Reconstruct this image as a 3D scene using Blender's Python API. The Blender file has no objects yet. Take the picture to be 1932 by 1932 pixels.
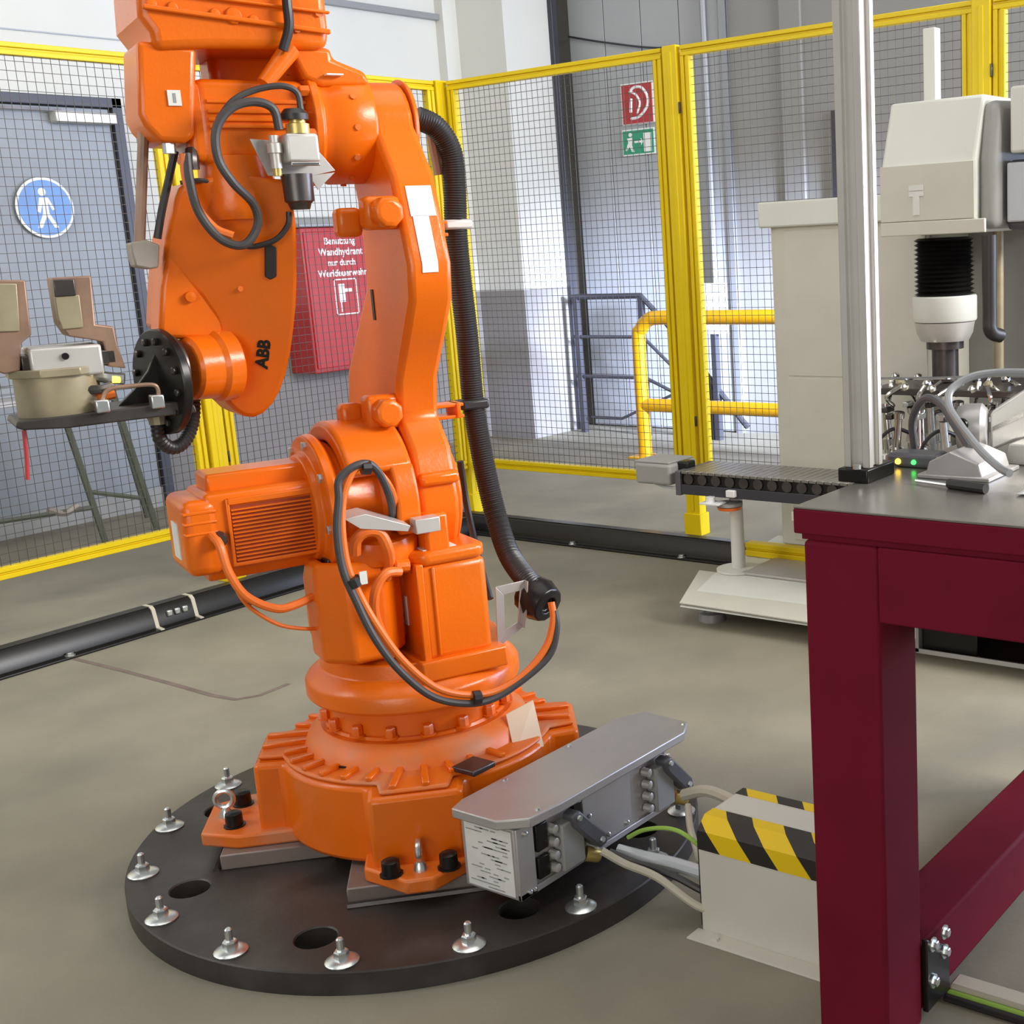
import bpy, bmesh, math, random
from mathutils import Vector, Matrix
random.seed(7)
SC = bpy.context.scene
COL = SC.collection
R = math.radians
# ------------------------------------------------------------------ camera
CAM_H = 1.45
F_PX, CX, CY = 2436.0, 1344.0, 966.0          # lens in pixels of the 1932 frame, principal point
_yaw, _pit, _rol = R(35.03), R(12.01), R(-2.86)
CF = Vector((math.cos(_yaw)*math.cos(_pit), math.sin(_yaw)*math.cos(_pit), -math.sin(_pit)))
_r0 = CF.cross(Vector((0, 0, 1))).normalized(); _u0 = _r0.cross(CF)
CR = _r0*math.cos(_rol) + _u0*math.sin(_rol)
CU = _u0*math.cos(_rol) - _r0*math.sin(_rol)
CPOS = Vector((0, 0, CAM_H))
cd = bpy.data.cameras.new('camera'); cam = bpy.data.objects.new('camera', cd); COL.objects.link(cam)
cam.matrix_world = Matrix(((CR.x, CU.x, -CF.x, 0), (CR.y, CU.y, -CF.y, 0), (CR.z, CU.z, -CF.z, CAM_H), (0, 0, 0, 1)))
cd.sensor_fit = 'HORIZONTAL'; cd.sensor_width = 36.0
cd.lens = F_PX/1932*36; cd.shift_x = (966-CX)/1932; cd.shift_y = 0; cd.clip_end = 200; cd.clip_start = .02
SC.camera = cam
# ------------------------------------------------------------------ world, lights, exposure
W = bpy.data.worlds.new('hall_light'); SC.world = W; W.use_nodes = True
bg = W.node_tree.nodes['Background']; bg.inputs[0].default_value = (.93, .96, 1.0, 1); bg.inputs[1].default_value = .27
def area(name, loc, target, sx, sy, power, color):
    ld = bpy.data.lights.new(name, 'AREA'); ld.shape = 'RECTANGLE'; ld.size = sx; ld.size_y = sy
    ld.energy = power; ld.color = color
    o = bpy.data.objects.new(name, ld); COL.objects.link(o); o.location = loc
    o.rotation_euler = (Vector(target)-Vector(loc)).to_track_quat('-Z', 'Y').to_euler()
    return o
area('skylight', (2.0, 1.8, 6.4), (2.6, 3.4, 0), 6, 4, 140, (1.0, .97, .92))
area('gate_daylight', (8.6, -1.5, 1.9), (7.7, 6.0, 0.8), 5.4, 2.6, 700, (.62, .72, 1.0))
area('side_window', (-.8, 5.0, 3.4), (2.2, 7.2, 2.2), 2.6, 2.2, 150, (1.0, .99, .97))
area('window_right', (5.0, -4.4, 4.3), (2.1, 2.4, .9), 4.0, 1.8, 820, (1.0, .975, .94))
area('fill_left', (-3.4, -.2, 2.0), (2.0, 2.2, .5), 3.0, 2.0, 95, (1.0, .97, .92))  # added fill lamp, lifts the dark left-facing sides; no window known there
sp = bpy.data.lights.new('lower_wall_spot', 'SPOT'); sp.energy = 32000; sp.spot_size = R(19); sp.spot_blend = 1.0; sp.shadow_soft_size = .5; sp.color = (.62, .72, 1.0)  # added unseen spot that brightens the lower right wall and gate
so = bpy.data.objects.new('lower_wall_spot', sp); COL.objects.link(so); so.location = (5.9, -1.6, 1.9)
so.rotation_euler = (Vector((8.05, 5.6, .55))-Vector(so.location)).to_track_quat('-Z', 'Y').to_euler()
SC.view_settings.view_transform = 'Standard'; SC.view_settings.look = 'None'
SC.view_settings.gamma = 1.0; SC.view_settings.use_curve_mapping = False
SC.view_settings.exposure = -0.1
# ------------------------------------------------------------------ pixel -> point on a real plane
def ray(x, y): return CF + CR*((x-CX)/F_PX) - CU*((y-CY)/F_PX)
def at_z(x, y, z=0.): d = ray(x, y); return CPOS + d*((z-CAM_H)/d.z)
def at_x(x, y, X): d = ray(x, y); return CPOS + d*(X/d.x)
def at_y(x, y, Y): d = ray(x, y); return CPOS + d*(Y/d.y)
# robot frame: local x = arm axis direction, local -y = towards the front, z up
RO = Vector((2.05, 2.355, 0)); RA = R(-22)
RL = Vector((math.cos(RA), math.sin(RA), 0)); RN = Vector((math.sin(RA), -math.cos(RA), 0))
def rn(x, y, n):
    d = ray(x, y); P = CPOS + d*(((RO+RN*n-CPOS).dot(RN))/d.dot(RN)) - RO
    return Vector((P.dot(RL), -n, P.z))
def rl(x, y, l):
    d = ray(x, y); P = CPOS + d*(((RO+RL*l-CPOS).dot(RL))/d.dot(RL)) - RO
    return Vector((l, -P.dot(RN), P.z))
WL = Matrix.Rotation(-RA, 4, 'Z')            # world-aligned offset -> robot frame
# ------------------------------------------------------------------ materials
def mat(name, rgb, rough=.5, metal=0., noise=.0, nscale=8., bump=0., bscale=60., coat=0., spec=.5, dirt=None, dscale=3., damt=.4):
    m = bpy.data.materials.new(name); m.use_nodes = True; nt = m.node_tree; b = nt.nodes['Principled BSDF']
    b.inputs['Roughness'].default_value = rough; b.inputs['Metallic'].default_value = metal
    b.inputs['Specular IOR Level'].default_value = spec
    b.inputs['Coat Weight'].default_value = coat
    tc = nt.nodes.new('ShaderNodeTexCoord')
    n1 = nt.nodes.new('ShaderNodeTexNoise'); n1.inputs['Scale'].default_value = nscale; n1.inputs['Detail'].default_value = 5
    nt.links.new(tc.outputs['Object'], n1.inputs['Vector'])
    cr = nt.nodes.new('ShaderNodeValToRGB'); k = noise
    cr.color_ramp.elements[0].position = .3; cr.color_ramp.elements[1].position = .7
    cr.color_ramp.elements[0].color = (*[c*(1-k) for c in rgb], 1); cr.color_ramp.elements[1].color = (*[min(1, c*(1+k)) for c in rgb], 1)
    nt.links.new(n1.outputs['Fac'], cr.inputs['Fac']); out = cr.outputs['Color']
    if dirt:
        n2 = nt.nodes.new('ShaderNodeTexNoise'); n2.inputs['Scale'].default_value = dscale; n2.inputs['Detail'].default_value = 8
        nt.links.new(tc.outputs['Object'], n2.inputs['Vector'])
        c2 = nt.nodes.new('ShaderNodeValToRGB'); c2.color_ramp.elements[0].position = .5; c2.color_ramp.elements[1].position = .75
        c2.color_ramp.elements[0].color = (0, 0, 0, 1); c2.color_ramp.elements[1].color = (damt, damt, damt, 1)
        nt.links.new(n2.outputs['Fac'], c2.inputs['Fac'])
        mx = nt.nodes.new('ShaderNodeMix'); mx.data_type = 'RGBA'
        nt.links.new(c2.outputs['Color'], mx.inputs['Factor']); nt.links.new(out, mx.inputs['A']); mx.inputs['B'].default_value = (*dirt, 1)
        out = mx.outputs['Result']
    nt.links.new(out, b.inputs['Base Color'])
    if bump:
        n3 = nt.nodes.new('ShaderNodeTexNoise'); n3.inputs['Scale'].default_value = bscale; n3.inputs['Detail'].default_value = 4
        nt.links.new(tc.outputs['Object'], n3.inputs['Vector'])
        bp = nt.nodes.new('ShaderNodeBump'); bp.inputs['Strength'].default_value = bump; bp.inputs['Distance'].default_value = .004
        nt.links.new(n3.outputs['Fac'], bp.inputs['Height']); nt.links.new(bp.outputs['Normal'], b.inputs['Normal'])
    return m
def emat(name, rgb, s):
    m = bpy.data.materials.new(name); m.use_nodes = True; b = m.node_tree.nodes['Principled BSDF']
    b.inputs['Base Color'].default_value = (*rgb, 1); b.inputs['Emission Color'].default_value = (*rgb, 1); b.inputs['Emission Strength'].default_value = s
    return m
M = {}
M['orange'] = mat('orange_paint', (.80, .150, .004), .26, noise=.06, nscale=3, bump=.12, bscale=90, spec=.4, dirt=(.52, .17, .04), dscale=5, damt=.25)
M['orange_dusty'] = mat('orange_paint_dusty', (.78, .165, .012), .42, noise=.08, dirt=(.46, .27, .17), dscale=7, damt=.75)
M['orange_cable'] = mat('orange_cable', (.80, .17, .02), .42)
M['yellow'] = mat('yellow_powder_coat', (.76, .55, .002), .42, spec=.3, noise=.03, bump=.05, bscale=120)
M['yellow_pipe'] = mat('yellow_pipe_paint', (.80, .42, .004), .35, noise=.05)
M['wire'] = mat('mesh_wire', (.075, .065, .055), .5, .3)
M['pad'] = mat('pad_steel', (.24, .19, .165), .5, .3, noise=.15, nscale=9)
M['black'] = mat('black_paint', (.010, .009, .008), .30, noise=.1, spec=.35)
M['rubber'] = mat('black_rubber', (.022, .020, .020), .42)
M['rubber_grey'] = mat('grey_rubber', (.055, .05, .05), .5)
M['steel_plate'] = mat('dark_rolled_steel', (.050, .043, .038), .42, .35, noise=.22, nscale=5, bump=.2, bscale=40, dirt=(.13, .12, .12), dscale=6, damt=.5)
M['zinc'] = mat('zinc_plated_steel', (.70, .73, .72), .28, .9, noise=.1, nscale=30)
M['chrome'] = mat('chrome', (.62, .6, .57), .14, 1.0, noise=.15, nscale=20)
M['dark_metal'] = mat('dark_metal', (.10, .09, .085), .35, .8, noise=.2, nscale=14)
M['alu'] = mat('anodised_aluminium', (.62, .60, .56), .42, .5, noise=.05, nscale=10)
M['alu_plate'] = mat('brushed_aluminium_plate', (.50, .48, .46), .42, .55, noise=.07, nscale=5)
M['cream'] = mat('cream_machine_paint', (.60, .58, .50), .42, noise=.03)
M['cream_light'] = mat('light_machine_paint', (.70, .71, .64), .38, noise=.02)
M['grey_paint'] = mat('grey_machine_paint', (.32, .32, .30), .5, noise=.05)
M['dark_grey'] = mat('dark_grey_plastic', (.10, .10, .11), .4)
M['white'] = mat('white_print', (.82, .82, .80), .45)
M['paper'] = mat('paper_label', (.72, .72, .68), .6, noise=.05, nscale=20)
M['ink'] = mat('grey_ink', (.30, .31, .30), .7)
M['purple'] = mat('maroon_paint', (.15, .0065, .021), .7, noise=.10, nscale=6, bump=.05, spec=.12)
M['table_steel'] = mat('ground_steel_top', (.26, .245, .22), .27, .6, noise=.15, nscale=6, bump=.05, bscale=30)
M['floor'] = mat('concrete_floor', (.250, .228, .168), .62, noise=.15, nscale=2.3, bump=.15, bscale=70, dirt=(.150, .140, .118), dscale=1.7, damt=.55)
M['red'] = mat('red_enamel', (.42, .025, .025), .35, noise=.04)
M['green'] = mat('green_sign', (.02, .30, .16), .5)
M['blue'] = mat('blue_sign', (.16, .32, .66), .45, noise=.1)
M['grey_door'] = mat('grey_door_paint', (.25, .275, .30), .4, noise=.03)
M['steel_dark'] = mat('dark_steel_frame', (.05, .05, .06), .4, .3)
M['tray_grey'] = mat('grey_conduit', (.30, .31, .32), .4, .3)
M['bench_green'] = mat('olive_painted_steel', (.09, .10, .07), .5)
M['brass'] = mat('brass', (.62, .48, .16), .35, .6)
M['bronze'] = mat('brown_bronze', (.30, .19, .13), .45, .35, noise=.2, nscale=14)
M['bronze_light'] = mat('tan_bronze', (.36, .31, .20), .45, .35, noise=.15, nscale=14)
M['cable_beige'] = mat('beige_cable', (.50, .46, .36), .5)
M['clear'] = mat('pale_plastic', (.55, .58, .60), .25)
M['card'] = mat('cardboard_label', (.85, .68, .50), .7, noise=.03)
M['tan'] = mat('tan_block', (.32, .28, .24), .5, .3, noise=.2)
def gy_cable():
    m = mat('green_yellow_cable', (.3, .5, .08), .5); nt = m.node_tree; b = nt.nodes['Principled BSDF']
    b.inputs['Base Color'].default_value = (.35, .55, .06, 1); return m
M['gycable'] = gy_cable()
def stripe_tape():
    m = bpy.data.materials.new('hazard_tape'); m.use_nodes = True; nt = m.node_tree; b = nt.nodes['Principled BSDF']
    b.inputs['Roughness'].default_value = .35
    tc = nt.nodes.new('ShaderNodeTexCoord'); sp = nt.nodes.new('ShaderNodeSeparateXYZ'); nt.links.new(tc.outputs['Object'], sp.inputs[0])
    # v = y + z*k - x ; stripes along the diagonal that runs over the edge
    a = nt.nodes.new('ShaderNodeMath'); a.operation = 'MULTIPLY'; a.inputs[1].default_value = -.77; nt.links.new(sp.outputs['Z'], a.inputs[0])
    c = nt.nodes.new('ShaderNodeMath'); c.operation = 'ADD'; nt.links.new(sp.outputs['Y'], c.inputs[0]); nt.links.new(a.outputs[0], c.inputs[1])
    e = nt.nodes.new('ShaderNodeMath'); e.operation = 'MULTIPLY'; e.inputs[1].default_value = -.77; nt.links.new(sp.outputs['X'], e.inputs[0])
    g = nt.nodes.new('ShaderNodeMath'); g.operation = 'ADD'; nt.links.new(c.outputs[0], g.inputs[0]); nt.links.new(e.outputs[0], g.inputs[1])
    h = nt.nodes.new('ShaderNodeMath'); h.operation = 'MULTIPLY_ADD'; h.inputs[1].default_value = 7.0; h.inputs[2].default_value = TAPE_PHASE; nt.links.new(g.outputs[0], h.inputs[0])
    fr = nt.nodes.new('ShaderNodeMath'); fr.operation = 'FRACT'; nt.links.new(h.outputs[0], fr.inputs[0])
    gt = nt.nodes.new('ShaderNodeMath'); gt.operation = 'GREATER_THAN'; gt.inputs[1].default_value = .46; nt.links.new(fr.outputs[0], gt.inputs[0])
    mx = nt.nodes.new('ShaderNodeMix'); mx.data_type = 'RGBA'; mx.inputs['A'].default_value = (.02, .018, .016, 1); mx.inputs['B'].default_value = (.80, .55, .005, 1)
    nt.links.new(gt.outputs[0], mx.inputs['Factor']); nt.links.new(mx.outputs['Result'], b.inputs['Base Color'])
    return m
TAPE_PHASE = .416
M['tape'] = stripe_tape()
def wall_paint(name, upper, lower, zsplit, rough=.7):
    m = bpy.data.materials.new(name); m.use_nodes = True; nt = m.node_tree; b = nt.nodes['Principled BSDF']; b.inputs['Roughness'].default_value = rough
    tc = nt.nodes.new('ShaderNodeTexCoord'); sp = nt.nodes.new('ShaderNodeSeparateXYZ'); nt.links.new(tc.outputs['Object'], sp.inputs[0])
    gt = nt.nodes.new('ShaderNodeMath'); gt.operation = 'GREATER_THAN'; gt.inputs[1].default_value = zsplit; nt.links.new(sp.outputs['Z'], gt.inputs[0])
    mx = nt.nodes.new('ShaderNodeMix'); mx.data_type = 'RGBA'; mx.inputs['A'].default_value = (*lower, 1); mx.inputs['B'].default_value = (*upper, 1)
    nt.links.new(gt.outputs[0], mx.inputs['Factor'])
    n = nt.nodes.new('ShaderNodeTexNoise'); n.inputs['Scale'].default_value = 1.5; n.inputs['Detail'].default_value = 6; nt.links.new(tc.outputs['Object'], n.inputs['Vector'])
    mr = nt.nodes.new('ShaderNodeMapRange'); mr.inputs['To Min'].default_value = .9; mr.inputs['To Max'].default_value = 1.08; nt.links.new(n.outputs['Fac'], mr.inputs['Value'])
    m2 = nt.nodes.new('ShaderNodeMix'); m2.data_type = 'RGBA'; m2.blend_type = 'MULTIPLY'; m2.inputs['Factor'].default_value = 1
    nt.links.new(mx.outputs['Result'], m2.inputs['A']); nt.links.new(mr.outputs['Result'], m2.inputs['B']); nt.links.new(m2.outputs['Result'], b.inputs['Base Color'])
    return m
M['wall'] = wall_paint('wall_two_tone_paint', (.62, .62, .575), (.22, .205, .19), 1.13)
M['wall_grey'] = wall_paint('grey_panel_paint', (.27, .265, .25), (.27, .265, .25), 1.13, .55)
M['gate_daylit'] = mat('daylit_gate_paint', (.36, .37, .38), .5, noise=.06, nscale=1.2)  # blue daylight on the gate put into a tone paler than the wall
M['led_green'] = emat('green_led', (.05, 1, .1), 3.5); M['led_amber'] = emat('amber_led', (1, .62, .05), 5.0)
# ------------------------------------------------------------------ mesh helpers
class MB:
    def __init__(s): s.v = []; s.f = []; s.X = None
    def add(s, vs, fs):
        o = len(s.v); s.v += [Vector(v) for v in vs]; s.f += [tuple(i+o for i in f) for f in fs]; return s
    def box(s, x0, x1, y0, y1, z0, z1):
        if x0 > x1: x0, x1 = x1, x0
        if y0 > y1: y0, y1 = y1, y0
        if z0 > z1: z0, z1 = z1, z0
        return s.add([(x0, y0, z0), (x1, y0, z0), (x1, y1, z0), (x0, y1, z0), (x0, y0, z1), (x1, y0, z1), (x1, y1, z1), (x0, y1, z1)],
                     [(0, 3, 2, 1), (4, 5, 6, 7), (0, 1, 5, 4), (1, 2, 6, 5), (2, 3, 7, 6), (3, 0, 4, 7)])
    def lbox(s, l0, l1, n0, n1, z0, z1): return s.box(l0, l1, -n1, -n0, z0, z1)   # robot local: length, towards-front, height
    def prism(s, pts, vec):
        vec = Vector(vec); pts = [Vector(p) for p in pts]; n = len(pts)
        nm = Vector((0, 0, 0))
        for i in range(n): nm += pts[i].cross(pts[(i+1) % n])
        if nm.dot(vec) > 0: pts = pts[::-1]
        vs = pts + [p+vec for p in pts]
        return s.add(vs, [tuple(range(n)), tuple(range(2*n-1, n-1, -1))] + [(i, i+n, (i+1) % n+n, (i+1) % n) for i in range(n)])
    def rings(s, rs, caps=True, closed=False):
        k = len(rs[0]); vs = [p for r in rs for p in r]; fs = []
        m = len(rs)
        for i in range(m if closed else m-1):
            a = i*k; b = ((i+1) % m)*k
            for j in range(k): fs.append((a+j, a+(j+1) % k, b+(j+1) % k, b+j))
        if caps and not closed: fs += [tuple(range(k-1, -1, -1)), tuple((m-1)*k+j for j in range(k))]
        return s.add(vs, fs)
    def cyl(s, p0, p1, r0, r1=None, seg=24):
        return s.lathe([(0, r0), ((Vector(p1)-Vector(p0)).length, r0 if r1 is None else r1)], p0, Vector(p1)-Vector(p0), seg)
    def lathe(s, prof, org, ax, seg=40, ph=0.):
        org = Vector(org); ax = Vector(ax).normalized()
        u = ax.cross(Vector((0, 0, 1)) if abs(ax.z) < .9 else Vector((1, 0, 0))).normalized(); w = ax.cross(u)
        rs = []
        for h, r in prof:
            r = max(r, 1e-4)
            rs.append([org+ax*h+(u*math.cos(2*math.pi*j/seg+ph)+w*math.sin(2*math.pi*j/seg+ph))*r for j in range(seg)])
        return s.rings(rs)
    def tube(s, pts, r, seg=10, smooth=6, rib=None):
        P = [Vector(p) for p in pts]
        if smooth and len(P) > 2:
            Q = [P[0]*2-P[1]] + P + [P[-1]*2-P[-2]]; out = []
            for i in range(1, len(Q)-2):
                for t in range(smooth):
                    t /= smooth; a, b, c, d = Q[i-1:i+3]
                    out.append(.5*((2*b)+(c-a)*t+(2*a-5*b+4*c-d)*t*t+(3*b-a-3*c+d)*t**3))
            out.append(P[-1]); P = out
        if rib:                       # resample evenly and make corrugations
            L = [0]
            for i in range(1, len(P)): L.append(L[-1]+(P[i]-P[i-1]).length)
            n = max(4, int(L[-1]/rib)*2); out = []; k = 0
            for i in range(n+1):
                t = L[-1]*i/n
                while k < len(L)-2 and L[k+1] < t: k += 1
                out.append(P[k].lerp(P[k+1], (t-L[k])/max(1e-9, L[k+1]-L[k])))
            P = out
        tang = [(P[min(i+1, len(P)-1)]-P[max(i-1, 0)]).normalized() for i in range(len(P))]
        ref = Vector((0, 0, 1)) if abs(tang[0].z) < .9 else Vector((1, 0, 0))
        u = tang[0].cross(ref).normalized(); rs = []
        for i, p in enumerate(P):
            u = (u-tang[i]*u.dot(tang[i])).normalized(); w = tang[i].cross(u)
            rr = r*(1.0 if not rib else (1.0 if i % 2 else (.86 if r < .02 else .93)))
            rs.append([p+(u*math.cos(2*math.pi*j/seg)+w*math.sin(2*math.pi*j/seg))*rr for j in range(seg)])
        return s.rings(rs)
    def hexbolt(s, p, ax, r, h, wash=0):
        p = Vector(p); ax = Vector(ax).normalized()
        if wash: s.lathe([(0, wash), (.003, wash)], p, ax, 14); p = p+ax*.003
        return s.lathe([(0, r), (h*.85, r), (h, r*.85)], p, ax, 6)
    def build(s, name, m, parent=None, bevel=0., seg=2, smooth=True, ang=35):
        me = bpy.data.meshes.new(name); me.from_pydata([tuple(v) for v in s.v], [], s.f); me.validate(); me.update()
        bm = bmesh.new(); bm.from_mesh(me); bmesh.ops.recalc_face_normals(bm, faces=bm.faces); bm.to_mesh(me); bm.free()
        if smooth:
            me.polygons.foreach_set('use_smooth', [True]*len(me.polygons)); me.set_sharp_from_angle(angle=R(ang))
        o = bpy.data.objects.new(name, me); COL.objects.link(o); o.data.materials.append(M[m] if isinstance(m, str) else m)
        if parent: o.parent = parent
        if bevel:
            b = o.modifiers.new('Bevel', 'BEVEL'); b.width = bevel; b.segments = seg; b.limit_method = 'ANGLE'; b.angle_limit = R(40)
            b.harden_normals = False; b.use_clamp_overlap = True
        return o
def tag(o, label=None, cat=None, group=None, kind=None):
    if label: o['label'] = label
    if cat: o['category'] = cat
    if group: o['group'] = group
    if kind: o['kind'] = kind
    return o
def empty(name, loc, rz=0., **k):
    o = bpy.data.objects.new(name, None); COL.objects.link(o); o.location = loc; o.rotation_euler = (0, 0, rz); o.empty_display_size = .1
    tag(o, **k); return o
def copy_part(src, parent, loc=None):
    c = src.copy(); COL.objects.link(c); c.parent = parent
    if loc is not None: c.location = loc
    for ch in list(src.children): copy_part(ch, c)
    return c
def text(name, s, size, m, parent, mtx, extr=.0006, bold=0.):
    cu = bpy.data.curves.new(name, 'FONT'); cu.body = s; cu.size = size; cu.extrude = extr; cu.offset = bold; cu.align_x = 'CENTER'; cu.align_y = 'CENTER'; cu.resolution_u = 3
    t = bpy.data.objects.new(name, cu); COL.objects.link(t); dg = bpy.context.evaluated_depsgraph_get(); dg.update()
    me = bpy.data.meshes.new_from_object(t.evaluated_get(dg)); bpy.data.objects.remove(t); me.transform(mtx)
    me.materials.clear(); me.materials.append(M[m]); o = bpy.data.objects.new(name, me); COL.objects.link(o); o.parent = parent
    return o
def frame3(org, ex, ey):                      # text plane: ex = reading direction, ey = up
    ex = Vector(ex).normalized(); ey = Vector(ey).normalized(); ez = ex.cross(ey)
    return Matrix(((ex.x, ey.x, ez.x, org[0]), (ex.y, ey.y, ez.y, org[1]), (ex.z, ey.z, ez.z, org[2]), (0, 0, 0, 1)))
# ================================================================== SETTING
tag(MB().box(-4, 11, -4, 9, -.1, 0).build('floor', 'floor', smooth=False), kind='structure')
tag(MB().box(-4, 7.3, 7.28, 7.5, 0, 5.2).build('wall_back', 'wall', smooth=False), kind='structure')
tag(MB().box(7.3, 7.79, 6.74, 7.5, 0, 5.2).build('wall_corner', 'wall', smooth=False), kind='structure')
tag(MB().box(8.05, 8.2, 2.9, 7.5, 0, 5.2).build('wall_right', 'wall_grey', smooth=False), kind='structure')
tag(MB().box(7.79, 8.05, 7.3, 7.5, 0, 5.2).build('wall_recess', 'wall_grey', smooth=False), kind='structure')
# door rail frame of the gate at the end of the corner pier
tag(MB().box(7.79, 7.85, 6.70, 6.80, 0, 5.2).build('trim_1', 'steel_dark', bevel=.004), kind='structure')
tag(MB().box(7.16, 7.30, 7.20, 7.28, 0, 5.2).build('trim_2', 'wall', smooth=False), kind='structure')   # pilaster strip in the corner
# conduits and thin joints on the back wall
tag(MB().box(3.9, 7.16, 7.235, 7.28, 3.10, 3.14).build('trim_3', 'tray_grey'), kind='structure')
tag(MB().box(-4, 5.2, 7.272, 7.28, 2.735, 2.742).build('trim_4', 'tray_grey'), kind='structure')
tag(MB().tube([(7.99, 5.47, 0.9), (7.99, 5.47, 5.1)], .022, 8).build('trim_5', 'tray_grey'), kind='structure')
tag(MB().tube([(8.03, 5.31, 0.7), (8.03, 5.31, 5.1)], .014, 8).build('trim_6', 'steel_dark'), kind='structure')
tag(MB().tube([(8.005, 6.73, 3.0), (8.005, 6.4, 2.92), (8.005, 5.9, 2.82), (8.005, 5.5, 2.80)], .008, 6).build('trim_7', 'steel_dark'), kind='structure')
tag(MB().box(8.02, 8.05, 4.70, 4.86, 0, 5.2).build('trim_8', 'wall_grey'), kind='structure')
tag(MB().box(8.01, 8.05, 4.40, 4.47, 1.3, 2.25).build('trim_9', 'steel_dark'), kind='structure')
gate = empty('door_2', (8.05, 6.74, 0), kind='structure')
for k_ in range(4): MB().box(-.03, -.002, -1.38+k_*.345+.003, -1.38+(k_+1)*.345-.003, .01, 4.6).build('panel', 'gate_daylit', gate, bevel=.003, seg=1)
MB().box(-.04, -.002, -1.44, -1.385, 0, 4.7).build('guide_rail', 'tray_grey', gate)
# grey steel door in the back wall
door = empty('door_1', (3.7, 7.26, 0), kind='structure')
MB().box(-1.1, .76, -.02, .01, 0, 2.34).build('door_leaf', 'grey_door', door, bevel=.004)
MB().box(.77, .83, -.05, .02, 0, 2.40).box(-1.2, .83, -.05, .02, 2.345, 2.40).box(-1.2, -1.12, -.05, .02, 0, 2.4).build('door_frame', 'steel_dark', door, bevel=.003)
MB().box(.40, .76, -.10, -.02, 2.25, 2.31).build('door_closer', 'alu', door, bevel=.006)
MB().box(.05, .45, -.07, -.05, 2.31, 2.325).build('closer_arm', 'dark_metal', door)
MB().box(-1.2, .83, -.025, -.021, 0, .12).build('kick_plate', 'grey_paint', door)
# ================================================================== SAFETY FENCE
PIT = .0365
def wire_mesh(a0, a1, z0, z1, par):
    mb = MB(); w = .0006; h = .0011
    k = int((z1-z0)/PIT)
    for i in range(1, k+1):
        z = z1-i*PIT+.012; mb.box(a0, a1, -h, h, z-h, z+h)
    k = int((a1-a0)/PIT)
    for i in range(1, k+1):
        x = a0+i*PIT-.01; mb.box(x-w, x+w, -.003, 0, z0, z1)
    o = mb.build('wire_mesh', 'wire', par, smooth=False); tag(o, kind='stuff'); return o
def fence_panel(loc, rz, width, label, z0=.255, z1=2.32):
    p = empty('mesh_fence', loc, rz, label=label, cat='fence', group='yellow framed mesh panels of the safety fence')
    w = .048; d = .02
    def rail(x0, x1, a, b, nm, gx):
        mb = MB()
        if gx:   # horizontal rail, groove along the middle
            mb.box(x0, x1, -d, d, a, a+.019).box(x0, x1, -d+.008, d-.008, a+.019, b-.019).box(x0, x1, -d, d, b-.019, b)
        else:
            mb.box(x0, x0+.019, -d, d, a, b).box(x0+.019, x1-.019, -d+.008, d-.008, a, b).box(x1-.019, x1, -d, d, a, b)
        return mb.build(nm, 'yellow', p, bevel=.002, seg=1)
    rail(0, width, z1-w, z1, 'top_rail', True); rail(0, width, z0, z0+w, 'bottom_rail', True)
    rail(0, w, z0+w, z1-w, 'side_rail', False); rail(width-w, width, z0+w, z1-w, 'side_rail', False)
    wire_mesh(w-.004, width-w+.004, z0+w-.004, z1-w+.004, p)
    return p
def fence_post(loc, rz, label, h=2.325):
    p = empty('fence_post', loc, rz, label=label, cat='fence post', group='yellow posts of the safety fence')
    MB().box(-.04, .04, -.03, .03, 0, h).box(-.012, .012, -.033, .033, .12, h-.03).build('post_profile', 'yellow', p, bevel=.003, seg=1)
    MB().box(-.05, .05, -.04, .04, 0, .11).build('foot_sleeve', 'yellow', p, bevel=.003, seg=1)
    for z in (2.02, .55):
        MB().box(.041, .049, -.034, -.020, z, z+.05).build('panel_bracket', 'dark_metal', p, bevel=.002, seg=1)
    return p
YL, XR = 5.2, 5.12
fence_panel((1.93, YL, 0), 0, 1.512, 'leftmost yellow framed mesh panel, in front of the grey door')
fence_panel((3.552, YL, 0), 0, 1.49, 'yellow framed mesh panel behind the robot arm, in front of the red cabinet')
fence_post((1.885, YL, 0), 0, 'yellow fence post at the far left end of the fence, by the grey door')
fence_post((3.497, YL, 0), 0, 'yellow fence post rising behind the orange motor on the left')
fence_post((5.09, YL, 0), 0, 'yellow corner post where the two fence sides meet, behind the black hose')
fence_panel((XR, 5.15, 0), R(-90), 1.408, 'yellow framed mesh panel in front of the red hose sign')
fence_post((XR, 3.686, 0), R(-90), 'yellow fence post to the right of the red hose sign')
fence_panel((XR, 3.632, 0), R(-90), 1.442, 'yellow framed mesh panel behind the cream cabinet and the silver upright')
fence_post((XR, 2.152, 0), R(-90), 'yellow fence post above the cream press head')
fence_panel((XR, 2.105, 0), R(-90), 1.4, 'yellow framed mesh panel in the top right corner')
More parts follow.
